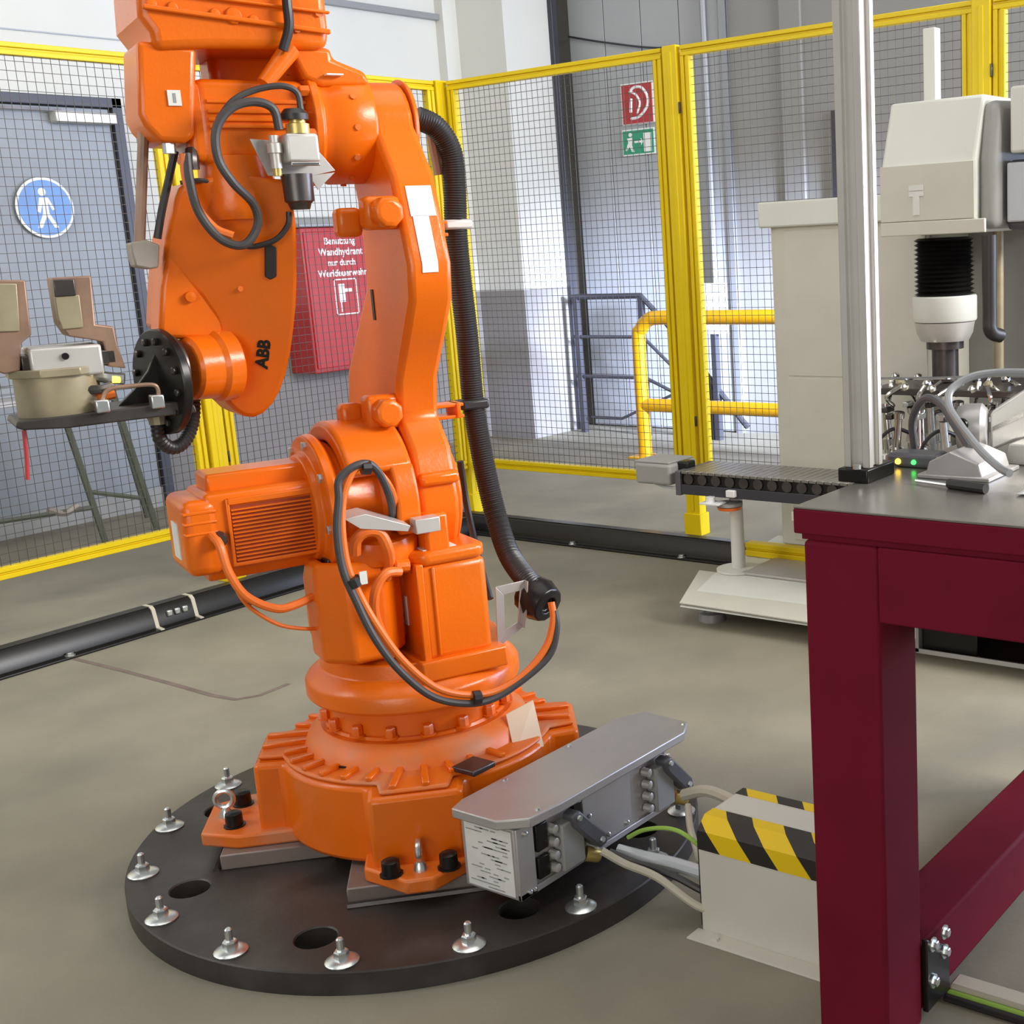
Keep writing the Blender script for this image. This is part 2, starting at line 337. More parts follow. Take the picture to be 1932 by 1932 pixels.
# black cable duct on the floor along the fence
def duct(loc, rz, length, label, lids, bolts, flip=1):
    d = empty('cable_duct', loc, rz, label=label, cat='cable duct', group='black cable ducts on the floor along the fence')
    f = flip
    prof = [(0, 0, 0), (0, 0, .010), (0, .032*f, .012), (0, .050*f, .085), (0, .060*f, .094), (0, .115*f, .094), (0, .125*f, .085), (0, .125*f, 0)]
    MB().prism(prof, (length, 0, 0)).build('duct_body', 'black', d, bevel=.003)
    MB().box(0, length, .064*f, .112*f, .094, .098).build('lid', 'black', d, bevel=.001)
    for b in bolts: MB().hexbolt((b, .016*f, .011), (0, 0, 1), .013, .010, .02).build('bolt', 'zinc', d)
    return d
d1 = duct((.2, 4.72, 0), 0, 4.42, 'black floor duct running along the left fence, with two pale straps', 0, (2.25, 3.9, .7))
for x in (2.62, 2.80):
    MB().prism([(x, -.004, .012), (x, .030, .016), (x, .046, .088), (x, .060, .100), (x, .11, .100), (x, .11, .094), (x, .06, .094), (x, .05, .085), (x, .032, .011), (x, -.004, .008)], (.016, 0, 0)).build('strap', 'cable_beige', d1)
for x in (2.68, 2.715, 2.75):
    MB().box(x, x+.022, .030, .046, .045, .07).build('clip', 'zinc', d1, bevel=.004)
duct((4.64, 4.98, 0), R(-90), 4.1, 'black floor duct running along the right fence under the conveyor', 0, (.87, 1.53, 2.3))
# ================================================================== BEHIND THE FENCE
def gs(p): return [p[0], p[1], p[2]]
# red wall cabinet with printed front
cb = empty('hydrant_cabinet', (5.55, 7.28, .69), label='red wall cabinet with white German lettering behind the robot arm', cat='cabinet')
MB().box(0, .62, -.24, 0, 0, .95).build('body', 'red', cb, bevel=.008)
MB().prism([(-.02, -.27, .95), (-.02, 0, .95), (-.02, 0, 1.02), (-.02, -.10, 1.02), (-.02, -.27, .97)], (.66, 0, 0)).build('canopy', 'tray_grey', cb, bevel=.004)
MB().box(.02, .60, -.25, -.24, .03, .92).build('door', 'red', cb, bevel=.004)
tx = ['Benutzung', 'Wandhydrant', 'nur durch', 'Werkfeuerwehr']
for i, s_ in enumerate(tx):
    text('lettering', s_, (.062, .066, .058, .062)[i], 'white', cb, frame3((.305, -.2515, .855-.070*i), (1, 0, 0), (0, 0, 1)), bold=.0014)
fr = MB()
for a in ((.22, .41, .60, .608), (.22, .41, .37, .378), (.22, .227, .37, .608), (.403, .41, .37, .608)): fr.box(a[0], a[1], -.253, -.25, a[2], a[3])
fr.box(.255, .305, -.253, -.25, .455, .575).box(.305, .365, -.253, -.25, .52, .542).box(.262, .270, -.253, -.25, .39, .455)
fr.build('hydrant_pictogram', 'white', cb)
# blue round sign on the grey door
sg = empty('walkway_sign', (3.99, 7.22, 1.79), label='round blue sign with a white walking figure on the grey door', cat='sign')
MB().lathe([(0, .165), (.004, .165)], (0, 0, 0), (0, -1, 0), 48).build('white_rim', 'white', sg)
MB().lathe([(0, .150), (.004, .150)], (0, -.004, 0), (0, -1, 0), 48).build('disc', 'blue', sg)
pg = MB().lathe([(0, .022), (.003, .022)], (-.01, -.008, .085), (0, -1, 0), 16)
pg.prism([(-.05, -.008, -.02), (-.03, -.008, .055), (.02, -.008, .055), (.05, -.008, -.01), (.035, -.008, -.015), (.015, -.008, .03), (.015, -.008, -.03), (.06, -.008, -.11), (.035, -.008, -.11), (0, -.008, -.045), (-.035, -.008, -.11), (-.06, -.008, -.11), (-.02, -.008, -.03), (-.015, -.008, .025), (-.035, -.008, -.03)], (0, -.003, 0))
pg.build('walking_figure', 'white', sg)
# hose reel sign and exit sign on the right wall
sr = empty('hose_sign', (8.018, 6.11, 2.45), label='square red sign with a white fire hose symbol on the grey wall', cat='sign')
MB().box(-.012, 0, -.15, .15, -.15, .15).build('border', 'white', sr)
MB().box(-.016, -.011, -.14, .14, -.14, .14).build('panel', 'red', sr)
X_ = -.018
MB().tube([(X_, .06, .085), (X_, .02, .115), (X_, -.05, .11), (X_, -.10, .05), (X_, -.10, -.02), (X_, -.05, -.075), (X_, .0, -.10), (X_, .06, -.105)], .011, 6).tube([(X_, .05, .04), (X_, .06, -.06)], .012, 6).tube([(X_, .055, .09), (X_, .0, .06), (X_, -.03, .0), (X_, .0, -.07)], .009, 6).build('hose_symbol', 'white', sr)
se = empty('exit_sign', (8.018, 6.12, 2.175), label='green emergency exit sign below the red hose sign', cat='sign')
MB().box(-.012, 0, -.15, .15, -.095, .095).build('border', 'white', se)
MB().box(-.016, -.011, -.143, .143, -.085, .085).build('panel', 'green', se)
MB().box(-.020, -.015, -.125, -.055, -.075, .06).tube([(X_, .03, .0), (X_, -.03, .0)], .008, 5).prism([(-.02, -.03, .025), (-.02, -.05, 0), (-.02, -.03, -.025)], (.004, 0, 0)) \
    .lathe([(0, .015), (.004, .015)], (-.016, .07, .055), (-1, 0, 0), 12).prism([(-.016, .10, .03), (-.016, .05, .035), (-.016, .06, -.02), (-.016, .04, -.07), (-.016, .06, -.07), (-.016, .08, -.03), (-.016, .11, -.06), (-.016, .12, -.05), (-.016, .09, .0)], (-.004, 0, 0)).build('runner_symbol', 'white', se)
wb = empty('wall_board', (7.66, 5.42, .77), label='blank white board standing behind the yellow guard rail', cat='board')
MB().box(0, .02, -.26, 0, 0, .36).build('sheet', 'white', wb, bevel=.002)
MB().box(.02, .035, -.25, -.01, .01, .35).build('backing', 'alu', wb)
MB().box(.0, .05, -.15, -.11, -.77, 0).build('stand', 'steel_dark', wb)
# dark stair hand rail
hr = empty('stair_railing', (7.7, 6.6, 0), label='dark steel stair railing behind the fence, left of the yellow guard rail', cat='railing')
P = lambda y, z: (0, y-6.6, z)
MB().tube([P(6.62, 1.05), P(5.95, 1.05), P(5.72, .84), P(5.05, .10)], .022, 8, 1).build('handrail', 'steel_dark', hr)
for z in (.745, .44):
    MB().tube([P(6.62, z), P(5.95, z), P(5.45, z-.42 if z > .5 else z-.2)], .014, 8, 1).build('rail_bar', 'steel_dark', hr)
for y, z in ((6.58, 1.05), (5.95, 1.05), (5.35, .42)):
    MB().box(-.02, .02, y-6.62, y-6.58, 0, z).build('post', 'steel_dark', hr)
MB().tube([P(6.5, .12), P(6.2, .12), P(5.6, .36)], .012, 6, 1).build('stringer', 'steel_dark', hr)
# yellow tubular guard rail
gr = empty('guard_rail', (6.9, 5.37, 0), label='yellow tubular guard rail standing behind the fence', cat='guard rail')
G = lambda y, z: (0, y-5.37, z)
MB().tube([G(5.37, 0), G(5.37, .78), G(5.345, .87), G(5.28, .93), G(5.2, .945), G(4.9, .945), G(3.2, .945)], .047, 16, 5).build('bent_tube', 'yellow_pipe', gr)
MB().tube([G(5.36, .36), G(3.2, .36)], .045, 16).build('lower_tube', 'yellow_pipe', gr)
MB().cyl(G(3.4, 0), G(3.4, .92), .045).build('upright', 'yellow_pipe', gr)
MB().box(-.09, .09, -.09, .09, 0, .012).build('foot_plate', 'yellow_pipe', gr, bevel=.003)
# work bench behind the left fence
be = empty('steel_bench', (3.3, 6.5, 0), label='steel frame bench with olive legs behind the left fence', cat='bench')
B = lambda x, z, y=6.6: (x-3.3, y-6.5, z)
MB().box(-1.3, .12, -.05, .55, .80, .83).build('bench_top', 'alu_plate', be, bevel=.003)
for (a, b) in ((B(3.56, .82), B(3.70, 0)), (B(3.86, .82), B(4.02, 0, 6.62)), (B(2.3, .82), B(2.3, 0))):
    MB().tube([a, b], .017, 6).build('leg', 'bench_green', be)
MB().tube([B(4.08, .82, 7.0), B(4.20, 0, 7.0)], .014, 6).build('leg', 'bench_green', be)
MB().tube([B(2.3, .27), B(3.66, .20)], .014, 6).build('cross_bar', 'bench_green', be)
MB().tube([B(3.64, .29), B(3.93, .20)], .014, 6).build('cross_bar', 'bench_green', be)
rg = MB().tube([B(3.42, .235), B(3.5, .20), B(3.58, .225)], .018, 6).build('rag_end', 'tan', be)
tr = empty('parts_tray', (3.05, 6.62, .83), label='small orange and grey parts tray on the bench behind the left fence', cat='tray')
MB().box(0, .32, 0, .2, 0, .02).box(0, .32, 0, .01, .02, .05).box(0, .32, .19, .2, .02, .05).box(0, .01, 0, .2, .02, .05).box(.31, .32, 0, .2, .02, .05).build('tray_body', 'tray_grey', tr, bevel=.002)
for i, x in enumerate((.04, .12, .2)): MB().lathe([(0, .02), (.04, .022), (.05, .01)], (x, .1, .02), (0, 0, 1), 12).build('insert', 'orange_cable', tr)
# ================================================================== BASE PLATE
bp = empty('base_plate', (2.041, 2.366, 0), label='round dark steel plate bolted to the floor under the orange robot', cat='base plate')
def plate_mesh():
    bm = bmesh.new(); n = 128; T = .052
    outer = []
    for i in range(n):
        a = 2*math.pi*i/n; d = math.degrees(a) % 90; r = .692
        if 0 <= (math.degrees(a)-178) % 90 < 1.6: r = .682
        outer.append((r*math.cos(a), r*math.sin(a)))
    holes = []
    for ang in (158, 203.6, 248, 293, 338, 23, 68, 113):
        c = (.562*math.cos(R(ang)), .562*math.sin(R(ang))); holes.append([(c[0]+.044*math.cos(t*math.pi/10), c[1]+.044*math.sin(t*math.pi/10)) for t in range(20)])
    def loop(pts, z):
        vs = [bm.verts.new((x, y, z)) for x, y in pts]; es = [bm.edges.new((vs[i], vs[(i+1) % len(vs)])) for i in range(len(vs))]; return vs, es
    for z in (T, 0.0):
        pass
    tv, te = loop(outer, T); hs = [loop(h, T) for h in holes]
    bmesh.ops.triangle_fill(bm, use_beauty=True, use_dissolve=False, edges=te+[e for h in hs for e in h[1]])
    for f in bm.faces[:]:
        c = f.calc_center_median()
        for h in holes:
            hx = sum(p[0] for p in h)/20; hy = sum(p[1] for p in h)/20
            if math.hypot(c.x-hx, c.y-hy) < .036 and all(math.hypot(v.co.x-hx, v.co.y-hy) < .046 for v in f.verts): bm.faces.remove(f); break
    for vs in [tv]+[h[0] for h in hs]:
        low = [bm.verts.new((v.co.x, v.co.y, 0)) for v in vs]; k = len(vs)
        for i in range(k): bm.faces.new((vs[i], low[i], low[(i+1) % k], vs[(i+1) % k]))
    bmesh.ops.recalc_face_normals(bm, faces=bm.faces)
    me = bpy.data.meshes.new('steel_disc'); bm.to_mesh(me); bm.free(); me.materials.append(M['steel_plate'])
    me.polygons.foreach_set('use_smooth', [True]*len(me.polygons)); me.set_sharp_from_angle(angle=R(30))
    o = bpy.data.objects.new('steel_disc', me); COL.objects.link(o); o.parent = bp
    b = o.modifiers.new('Bevel', 'BEVEL'); b.width = .003; b.segments = 1; b.limit_method = 'ANGLE'; b.angle_limit = R(60)
plate_mesh()
anc = None
for i in range(16):
    a = R(122.5+22.5*i); rr = .652; loc = Vector((rr*math.cos(a), rr*math.sin(a), .052))
    if anc is None:
        anc = MB().lathe([(0, .034), (.003, .035), (.006, .031), (.010, .019)], (0, 0, 0), (0, 0, 1), 20).build('anchor_washer', 'zinc', bp)
        MB().lathe([(0, .0155), (.014, .0155), (.017, .013)], (0, 0, .009), (0, 0, 1), 6).build('nut', 'zinc', anc)
        MB().lathe([(0, .008), (.03, .008), (.033, .005)], (0, 0, .02), (0, 0, 1), 10).build('stud', 'zinc', anc)
        anc.location = loc
    else: copy_part(anc, bp, loc)
for k, a in enumerate((135, 225, 315, 45)):
    e = Vector((math.cos(R(a)), math.sin(R(a)), 0)); t = Vector((-e.y, e.x, 0)); ro = .40 if a == 225 else .46
    MB().prism([e*.2-t*.15+Vector((0, 0, .052)), e*ro-t*.15+Vector((0, 0, .052)), e*ro+t*.15+Vector((0, 0, .052)), e*.2+t*.15+Vector((0, 0, .052))], (0, 0, .038)).build('mounting_pad', 'pad', bp, bevel=.003, seg=1)
    MB().tube([e*(ro+.012)-t*.15+Vector((0, 0, .054)), e*(ro+.012)+t*.15+Vector((0, 0, .054))], .008, 6).build('weld_seam', 'dark_metal', bp)
# ================================================================== ROBOT
rob = empty('industrial_robot', (RO.x, RO.y, .09), RA, label='large orange six-axis robot arm bolted to the round steel plate', cat='robot')
_o = Vector((0, 0, -.09))
class RB(MB):
    def build(s, name, m, parent=None, *a, **k):
        if k.pop('world', False): s.v = [WL @ v for v in s.v]
        s.v = [v+_o for v in s.v]; return MB.build(s, name, m, parent, *a, **k)
def rtext(name, s, size, m, parent, mtx, **k): return text(name, s, size, m, parent, Matrix.Translation(_o) @ mtx, **k)
# --- base casting (aligned with the hall)
def ang_d(a, b): return abs((a-b+180) % 360-180)
def base_outline(r, rd, hw):
    pts = []
    for i in range(96):
        a = i*3.75; rr = r
        for dg in (45, 135, 225, 315):
            d = R(ang_d(a, dg)); 
            if rd*math.tan(d) < hw and d < .8: rr = max(rr, rd/math.cos(d))
        pts.append((rr*math.cos(R(a)), rr*math.sin(R(a))))
    return pts
o1 = base_outline(.332, .385, .105); b_ = RB()
b_.prism([(x, y, .10) for x, y in o1], (0, 0, .185)); b_.build('base_casting', 'orange', rob, bevel=.012, world=True)
RB().prism([(x*.985, y*.985, .285) for x, y in base_outline(.332, .380, .10)], (0, 0, .012)).build('base_deck', 'orange_dusty', rob, bevel=.008, world=True)
for i in range(32):
    a = R(i*11.25+4); c, s = math.cos(a), math.sin(a); t = Vector((-s, c, 0))*.008; e = Vector((c, s, 0))
    if ang_d(math.degrees(a), 281) < 16: continue
    rr = .372 if min(ang_d(math.degrees(a), q) for q in (45, 135, 225, 315)) < 12 else .325
    RB().prism([e*.262-t+Vector((0, 0, .295)), e*rr-t+Vector((0, 0, .295)), e*rr+t+Vector((0, 0, .295)), e*.262+t+Vector((0, 0, .295))], (0, 0, .012)).build('deck_rib', 'orange', rob, bevel=.003, seg=1, world=True)
for a, tip, tw in ((135, .525, .085), (225, .465, .03), (315, .48, .05), (45, .5, .05)):
    e = Vector((math.cos(R(a)), math.sin(R(a)), 0)); t = Vector((-e.y, e.x, 0)); z = Vector((0, 0, .09))
    ft = RB().prism([e*.27-t*.125+z, e*(tip-.09)-t*.125+z, e*tip-t*tw+z, e*tip+t*tw+z, e*(tip-.09)+t*.125+z, e*.27+t*.125+z], (0, 0, .034)).build('foot', 'orange_dusty', rob, bevel=.006, world=True)
    for sgn in (-1, 1):
        p = WL @ (e*(.425 if a != 135 else .45)+t*.062*sgn) + Vector((0, 0, .034))
        MB().lathe([(0, .026), (.003, .026), (.004, .021), (.032, .020), (.036, .013)], (p.x, p.y, p.z), (0, 0, 1), 12).build('socket_bolt', 'black', ft)
    p = WL @ (e*(tip-.045)) + Vector((0, 0, .034))
    ey = MB().lathe([(0, .016), (.012, .014), (.022, .008)], (p.x, p.y, p.z), (0, 0, 1), 14)
    ring = []
    for j in range(18):
        q = 2*math.pi*j/18; u = WL @ (e*math.cos(q)); c_ = Vector((p.x, p.y, p.z+.045))+Vector((u.x, u.y, math.sin(q)))*.021
        uu = (c_-Vector((p.x, p.y, p.z+.045))).normalized(); w_ = WL @ t
        ring.append([c_+(uu*math.cos(k*math.pi/4)+w_*math.sin(k*math.pi/4))*.0065 for k in range(8)])
    ey.rings(ring, closed=True); ey.build('lifting_eye', 'zinc', ft)
RB().lathe([(0, .02), (.004, .02)], (-.255, -.03, .30), (0, 0, 1), 16).build('deck_plug', 'black', rob, world=True)
RB().box(-.16, -.09, -.345, -.275, .297, .31).build('deck_hatch', 'dark_metal', rob, bevel=.003, world=True)
RB().lathe([(0, .275), (.03, .262), (.05, .232), (.052, .232)], (0, 0, .295), (0, 0, 1), 64).build('pedestal_dome', 'orange_dusty', rob)
RB().lathe([(0, .218), (.006, .222), (.012, .218)], (0, 0, .345), (0, 0, 1), 64).build('seam_ring', 'orange', rob)
RB().lathe([(0, .210), (.075, .205)], (0, 0, .355), (0, 0, 1), 64).build('bearing_neck', 'orange', rob)
bs = None
for i in range(16):
    a = R(i*22.5+8); m_ = RB().hexbolt((0, 0, 0), (0, 0, 1), .013, .022, .018)
    p = Vector((.219*math.cos(a), .219*math.sin(a), .358))+_o
    if bs is None:
        m_.v = [v-_o for v in m_.v]; bs = m_.build('bearing_bolt', 'orange', rob); bs.location = p
    else: copy_part(bs, rob, p)
RB().lathe([(0, .205), (.004, .25), (.012, .256), (.042, .256), (.052, .250), (.072, .226), (.076, .218), (.112, .212), (.115, 0)], (0, 0, .418), (0, 0, 1), 72).build('slew_ring', 'orange', rob, bevel=.003)
# --- rotating column
rc = RB()
rc.lbox(-.19, .16, -.21, .03, .525, .70).build('rotating_frame', 'orange', rob, bevel=.02, seg=3)
RB().lathe([(0, .085), (.01, .105), (.20, .108), (.235, .100), (.236, .075), (.22, .07)], (-.155, -.095, .548), (0, 0, 1), 8, .39).build('counterweight_housing', 'orange', rob, bevel=.012, seg=3)
RB().lbox(-.215, -.12, .07, .12, .765, .785).lbox(-.19, -.10, .02, .06, .77, .80).build('terminal_clips', 'dark_metal', rob, bevel=.003)
# gear housing of axis two
arc = [Vector((-.012, -.196*math.cos(R(t)), .885+.196*math.sin(R(t)))) for t in range(28, 205, 6)]
arci = [Vector((-.012, -.150*math.cos(R(t)), .885+.150*math.sin(R(t)))) for t in range(204, 27, -6)]
RB().prism(arc+arci, (-.150, 0, 0)).build('axis_gear_housing', 'orange', rob, bevel=.012, seg=3)
arc = [Vector((-.012, -.196*math.cos(R(t)), .885+.196*math.sin(R(t)))) for t in range(-18, 34, 5)]
arci = [Vector((-.012, -.150*math.cos(R(t)), .885+.150*math.sin(R(t)))) for t in range(33, -19, -5)]
RB().prism(arc+arci, (-.055, 0, 0)).build('housing_front_rib', 'orange', rob, bevel=.008, seg=3)
RB().lathe([(0, 0), (0, .150), (.06, .150), (.07, .142), (.135, .142), (.15, .150), (.155, .150), (.175, .172), (.195, .168), (.198, .13), (.215, .126), (.217, 0)], (-.012, 0, .885), (-1, 0, 0), 64).build('gear_drum', 'orange', rob, bevel=.004)
RB().lathe([(0, .098), (.035, .096), (.05, .088), (.052, 0)], (-.10, -.105, .79), (0, -.25, 1), 40).build('glossy_cover', 'orange', rob)
RB().prism([(-.012, -.10, .885), (-.012, -.12, .70), (-.012, -.10, .56), (-.012, .17, .56), (-.012, .19, .885)], (-.15, 0, 0)).build('gear_housing_skirt', 'orange', rob, bevel=.015, seg=3)
RB().lbox(-.012, .045, .10, .205, .775, .868).build('housing_foot', 'orange', rob, bevel=.008)
for i in range(8):
    a = R(45*i+10)
    RB().hexbolt((-.204, .150*math.cos(a), .885+.150*math.sin(a)), (-1, 0, 0), .011, .012).build('cover_bolt', 'zinc', rob)
# axis two motor
m2 = RB().lbox(-.455, -.21, -.088, .088, .792, .965).build('axis_two_motor', 'orange', rob, bevel=.016, seg=3)
RB().prism([(-.455, -.07, .792), (-.455, -.045, .765), (-.455, .06, .765), (-.455, .08, .792)], (.235, 0, 0)).build('motor_sump', 'orange', m2, bevel=.006)
RB().lbox(-.50, -.425, -.092, .092, .788, .955).build('motor_end_cap', 'orange', m2, bevel=.02, seg=3)
RB().lbox(-.4995, -.43, -.02, .0935, .925, .932).lbox(-.4995, -.43, -.02, .0935, .903, .909).lbox(-.4995, -.43, -.02, .0935, .880, .886).build('cap_ribs', 'orange', m2, bevel=.002)
RB().lbox(-.435, -.215, -.06, .045, .955, 1.0).build('terminal_box', 'orange', m2, bevel=.008)
fin = RB()
for i in range(14): fin.lbox(-.400, -.222, .086, .094, .812+i*.0085, .8155+i*.0085)
fo = fin.build('cooling_fins', 'orange', m2, smooth=False); tag(fo, kind='stuff')
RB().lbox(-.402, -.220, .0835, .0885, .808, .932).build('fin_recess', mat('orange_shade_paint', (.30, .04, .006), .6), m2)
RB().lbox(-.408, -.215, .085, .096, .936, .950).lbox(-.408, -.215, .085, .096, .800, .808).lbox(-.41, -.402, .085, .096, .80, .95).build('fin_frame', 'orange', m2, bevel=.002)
RB().lbox(-.5025, -.4995, -.03, .03, .82, .90).build('motor_label', 'paper', m2)
RB().lathe([(0, .016), (.02, .016), (.03, .010)], rn(412, 1015, .09)[:], (0, -1, 0), 12).build('cable_gland', 'dark_metal', m2)
# axis one motor (vertical, in front)
m1 = RB().lbox(-.045, .125, -.01, .215, .525, .755).build('axis_one_motor', 'orange', rob, bevel=.018, seg=3)
RB().prism([(-.050, .015, .752), (.128, .015, .752), (.128, -.20, .752), (.11, -.22, .752), (-.025, -.22, .752), (-.050, -.19, .752)], (0, 0, .034)).build('motor_cap', 'orange', m1, bevel=.012, seg=3)
RB().lbox(-.062, .15, -.02, .235, .485, .535).build('motor_flange', 'orange', m1, bevel=.006)
RB().lbox(-.012, -.004, .214, .221, .54, .75).lbox(-.048, -.03, .195, .219, .53, .76).build('motor_ribs', 'orange', m1, bevel=.003)
RB().lbox(-.02, .06, .155, .20, .785, .7875).build('rating_label', 'paper', m1)
RB().lbox(-.0475, -.044, .10, .13, .60, .67).build('side_label', 'paper', m1)
for z in (.58, .66): RB().lbox(.124, .132, .10, .18, z, z+.01).build('side_rib', 'orange', m1, bevel=.002)
# bracket boxes between the motors
RB().lbox(.05, .10, .08, .13, .80, .88).build('stop_block', 'orange', rob, bevel=.008)
RB().lbox(-.045, .012, .20, .24, .835, .868).build('limit_switch', 'alu', rob, bevel=.002)
RB().prism([rn(650, 980, .235), rn(690, 970, .235), rn(775, 992, .235), rn(770, 1003, .235), rn(680, 998, .235)], (0, .06, .006)).build('sheet_bracket', 'alu', rob, bevel=.001)
# --- lower arm
LA0, LA1 = -.005, .094
front = [(790, 905), (775, 850), (752, 790), (750, 720), (762, 650), (775, 570), (772, 500), (762, 450), (752, 400), (738, 330), (733, 290)]
rear = [(655, 790), (655, 700), (672, 620), (690, 540), (700, 460), (700, 400)]
fp = [rl(x, y, LA0) for x, y in front]; rp_ = [rl(x, y, LA0) for x, y in rear]
c2 = Vector((LA0, 0, .885)); r2 = .168; c3 = Vector((LA0, 0, 1.73)); r3 = .105
pts = []
for a in range(180+20, 361+0, 16): pts.append(c2+Vector((0, -r2*math.cos(R(a-360+180)), r2*math.sin(R(a)))))   # placeholder order fixed below
# outline in the swing plane: bottom hub arc, front edge up, top arc, rear edge down
out = []
for a in range(0, 181, 15): out.append(Vector((LA0, r2*math.cos(R(a)), .885-r2*math.sin(R(a)))))               # rear(+y) -> front(-y) along the bottom
fy = sorted([(p.z, p.y) for p in fp if .97 < p.z < 1.62])
for z, y in fy: out.append(Vector((LA0, min(y, -.05), z)))
for a in range(0, 181, 15): out.append(Vector((LA0, -r3*math.cos(R(a)), 1.722+r3*math.sin(R(a)))))
ry = sorted([(p.z, p.y) for p in rp_ if 1.0 < p.z < 1.6], reverse=True)
for z, y in ry: out.append(Vector((LA0, max(y, .045), z)))
FRONT = fy
la = RB().prism(out, (LA1-LA0, 0, 0)).build('lower_arm', 'orange', rob, bevel=.014, seg=3)
RB().lathe([(0, .15), (.01, .15), (.02, .13), (.021, 0)], (LA1, 0, .885), (1, 0, 0), 48).build('hub_cover', 'orange', la, bevel=.003)
RB().lathe([(0, .105), (.012, .10), (.013, 0)], (LA1, 0, 1.73), (1, 0, 0), 48).build('elbow_cover', 'orange', la, bevel=.003)
RB().lbox(.0, .096, .10, .176, .925, .955).build('arm_ledge', 'orange', la, bevel=.01)
def arm_y(z):
    pv = FRONT[0]
    for q in FRONT:
        if q[0] > z: t = (z-pv[0])/max(1e-6, q[0]-pv[0]); return min(pv[1]+(q[1]-pv[1])*t, -.05)
        pv = q
    return min(FRONT[-1][1], -.05)
# white angle shaped decal on the front face of the arm
def decal(l0, l1, z0, z1, k=8):
    mb = RB()
    for i in range(k):
        a = z0+(z1-z0)*i/k; b = z0+(z1-z0)*(i+1)/k
        mb.add([(l0, arm_y(a)-.0025, a), (l1, arm_y(a)-.0025, a), (l1, arm_y(b)-.0025, b), (l0, arm_y(b)-.0025, b), (l0, arm_y(a)+.004, a), (l1, arm_y(a)+.004, a), (l1, arm_y(b)+.004, b), (l0, arm_y(b)+.004, b)],
               [(0, 1, 2, 3), (4, 7, 6, 5), (0, 4, 5, 1), (2, 6, 7, 3), (0, 3, 7, 4), (1, 5, 6, 2)])
    return mb
decal(.020, .078, 1.525, 1.59, 3).build('white_decal', 'white', la, smooth=False)
decal(.024, .060, 1.405, 1.527, 6).build('white_decal', 'white', la, smooth=False)
# lugs on the left side of the arm
for (z, n, dz) in ((1.535, .05, .035), (1.095, .06, .04)):
    y = arm_y(z)
    lg = RB().box(-.075, LA0+.01, y+.005, y+.06, z-dz, z+dz).build('stop_lug', 'orange', la, bevel=.012, seg=2)
    RB().box(-.115, -.06, y+.07, y+.12, z-dz-.012, z+dz-.02).build('lug_pad', 'orange', lg, bevel=.012)
    RB().lathe([(0, .034), (.045, .034), (.052, .026)], (-.035, y+.02, z+.0), (0, -1, 0), 8, .39).build('hex_boss', 'orange', lg, bevel=.004)
RB().box(-.0075, -.004, .0, .014, 1.30, 1.37).build('slot_plate', 'black', la)
for z, n in ((1.50, 0), (1.07, 0)):
    RB().box(.088, .185, -.015, .045, z-.018, z-.010).box(.165, .175, -.02, .05, z-.018, z+.018).box(.088, .185, -.015, .045, z+.010, z+.018).build('hose_arm', 'orange', la, bevel=.002)
# --- elbow: gear barrel + motor
RB().lathe([(0, 0), (0, .118), (.01, .124), (.085, .124), (.095, .118), (.118, .118), (.122, .128), (.140, .128), (.145, .1), (.146, 0)], (.005, 0, 1.73), (-1, 0, 0), 56).build('elbow_gear', 'orange', rob, bevel=.003)
for i in range(12):
    a = R(30*i+5)
    for lx, rr in ((-.045, .124),):
        RB().lathe([(0, .007), (.004, .007)], (lx, rr*math.cos(a), 1.73+rr*math.sin(a)), (0, math.cos(a), math.sin(a)), 8).build('plug_screw', 'orange_dusty', rob)
for i in range(8):
    a = R(45*i+12); RB().hexbolt((-.136, .118*math.cos(a), 1.73+.118*math.sin(a)), (-1, 0, 0), .012, .02).build('flange_bolt', 'orange', rob)
m3 = RB().lbox(-.365, -.135, -.085, .088, 1.648, 1.818).build('axis_three_motor', 'orange', rob, bevel=.02, seg=3)
RB().lbox(-.385, -.34, -.082, .085, 1.652, 1.812).build('motor_end_cap', 'orange', m3, bevel=.016, seg=3)
for z, d in ((1.772, .003), (1.752, .005), (1.736, .004), (1.722, .008)): RB().lbox(-.345, -.14, .08, .09+d, z-.004, z+.004).build('motor_rib', 'orange', m3, bevel=.002)
RB().lbox(-.3875, -.3845, -.05, .05, 1.67, 1.76).build('motor_label', 'paper', m3)
# --- upper housing with the rear motors, above the elbow
uc = []
for x, y in ((292, 95), (285, 60), (262, 30), (255, -60), (330, -110), (560, -110), (612, -40), (622, 60), (620, 92), (560, 92), (400, 90)): uc.append(rn(x, y, .12))
RB().box(-.098, -.062, -.118, -.095, 1.826, 1.829).build('white_sticker', 'white', rob)
uh = RB().prism(uc, (0, .27, 0)).build('upper_housing', 'orange', rob, bevel=.018, seg=3)
for (a, b, w) in (((268, 18), (622, 66), .010), ((300, -12), (620, 28), .006)):
    p, q = rn(*a, .12), rn(*b, .12)
    RB().prism([p, q, q+Vector((0, 0, w)), p+Vector((0, 0, w))], (0, -.012, 0)).build('housing_rib', 'orange', uh, bevel=.003)
for x, y in ((285, 8), (325, 14), (405, 26), (440, 30), (478, 38)):
    p = rn(x, y, .12); RB().lathe([(0, .011 if x != 440 else .018), (.007, .010 if x != 440 else .016), (.008, 0)], p, (0, -1, 0), 10).build('housing_boss', 'orange', uh, bevel=.002)
for x, y in ((560, 55), (600, 25)):
    p = rn(x, y, .12); RB().lathe([(0, .008), (.006, .008)], p, (0, -1, 0), 8).build('housing_screw', 'orange_dusty', uh)
RB().prism([rn(540, 85, .10), rn(625, 90, .10), rn(628, 110, .10), rn(690, 135, .10), rn(700, 160, .1), rn(610, 165, .10), rn(575, 148, .10)], (0, .2, 0)).build('housing_neck', 'orange', rob, bevel=.015, seg=3)
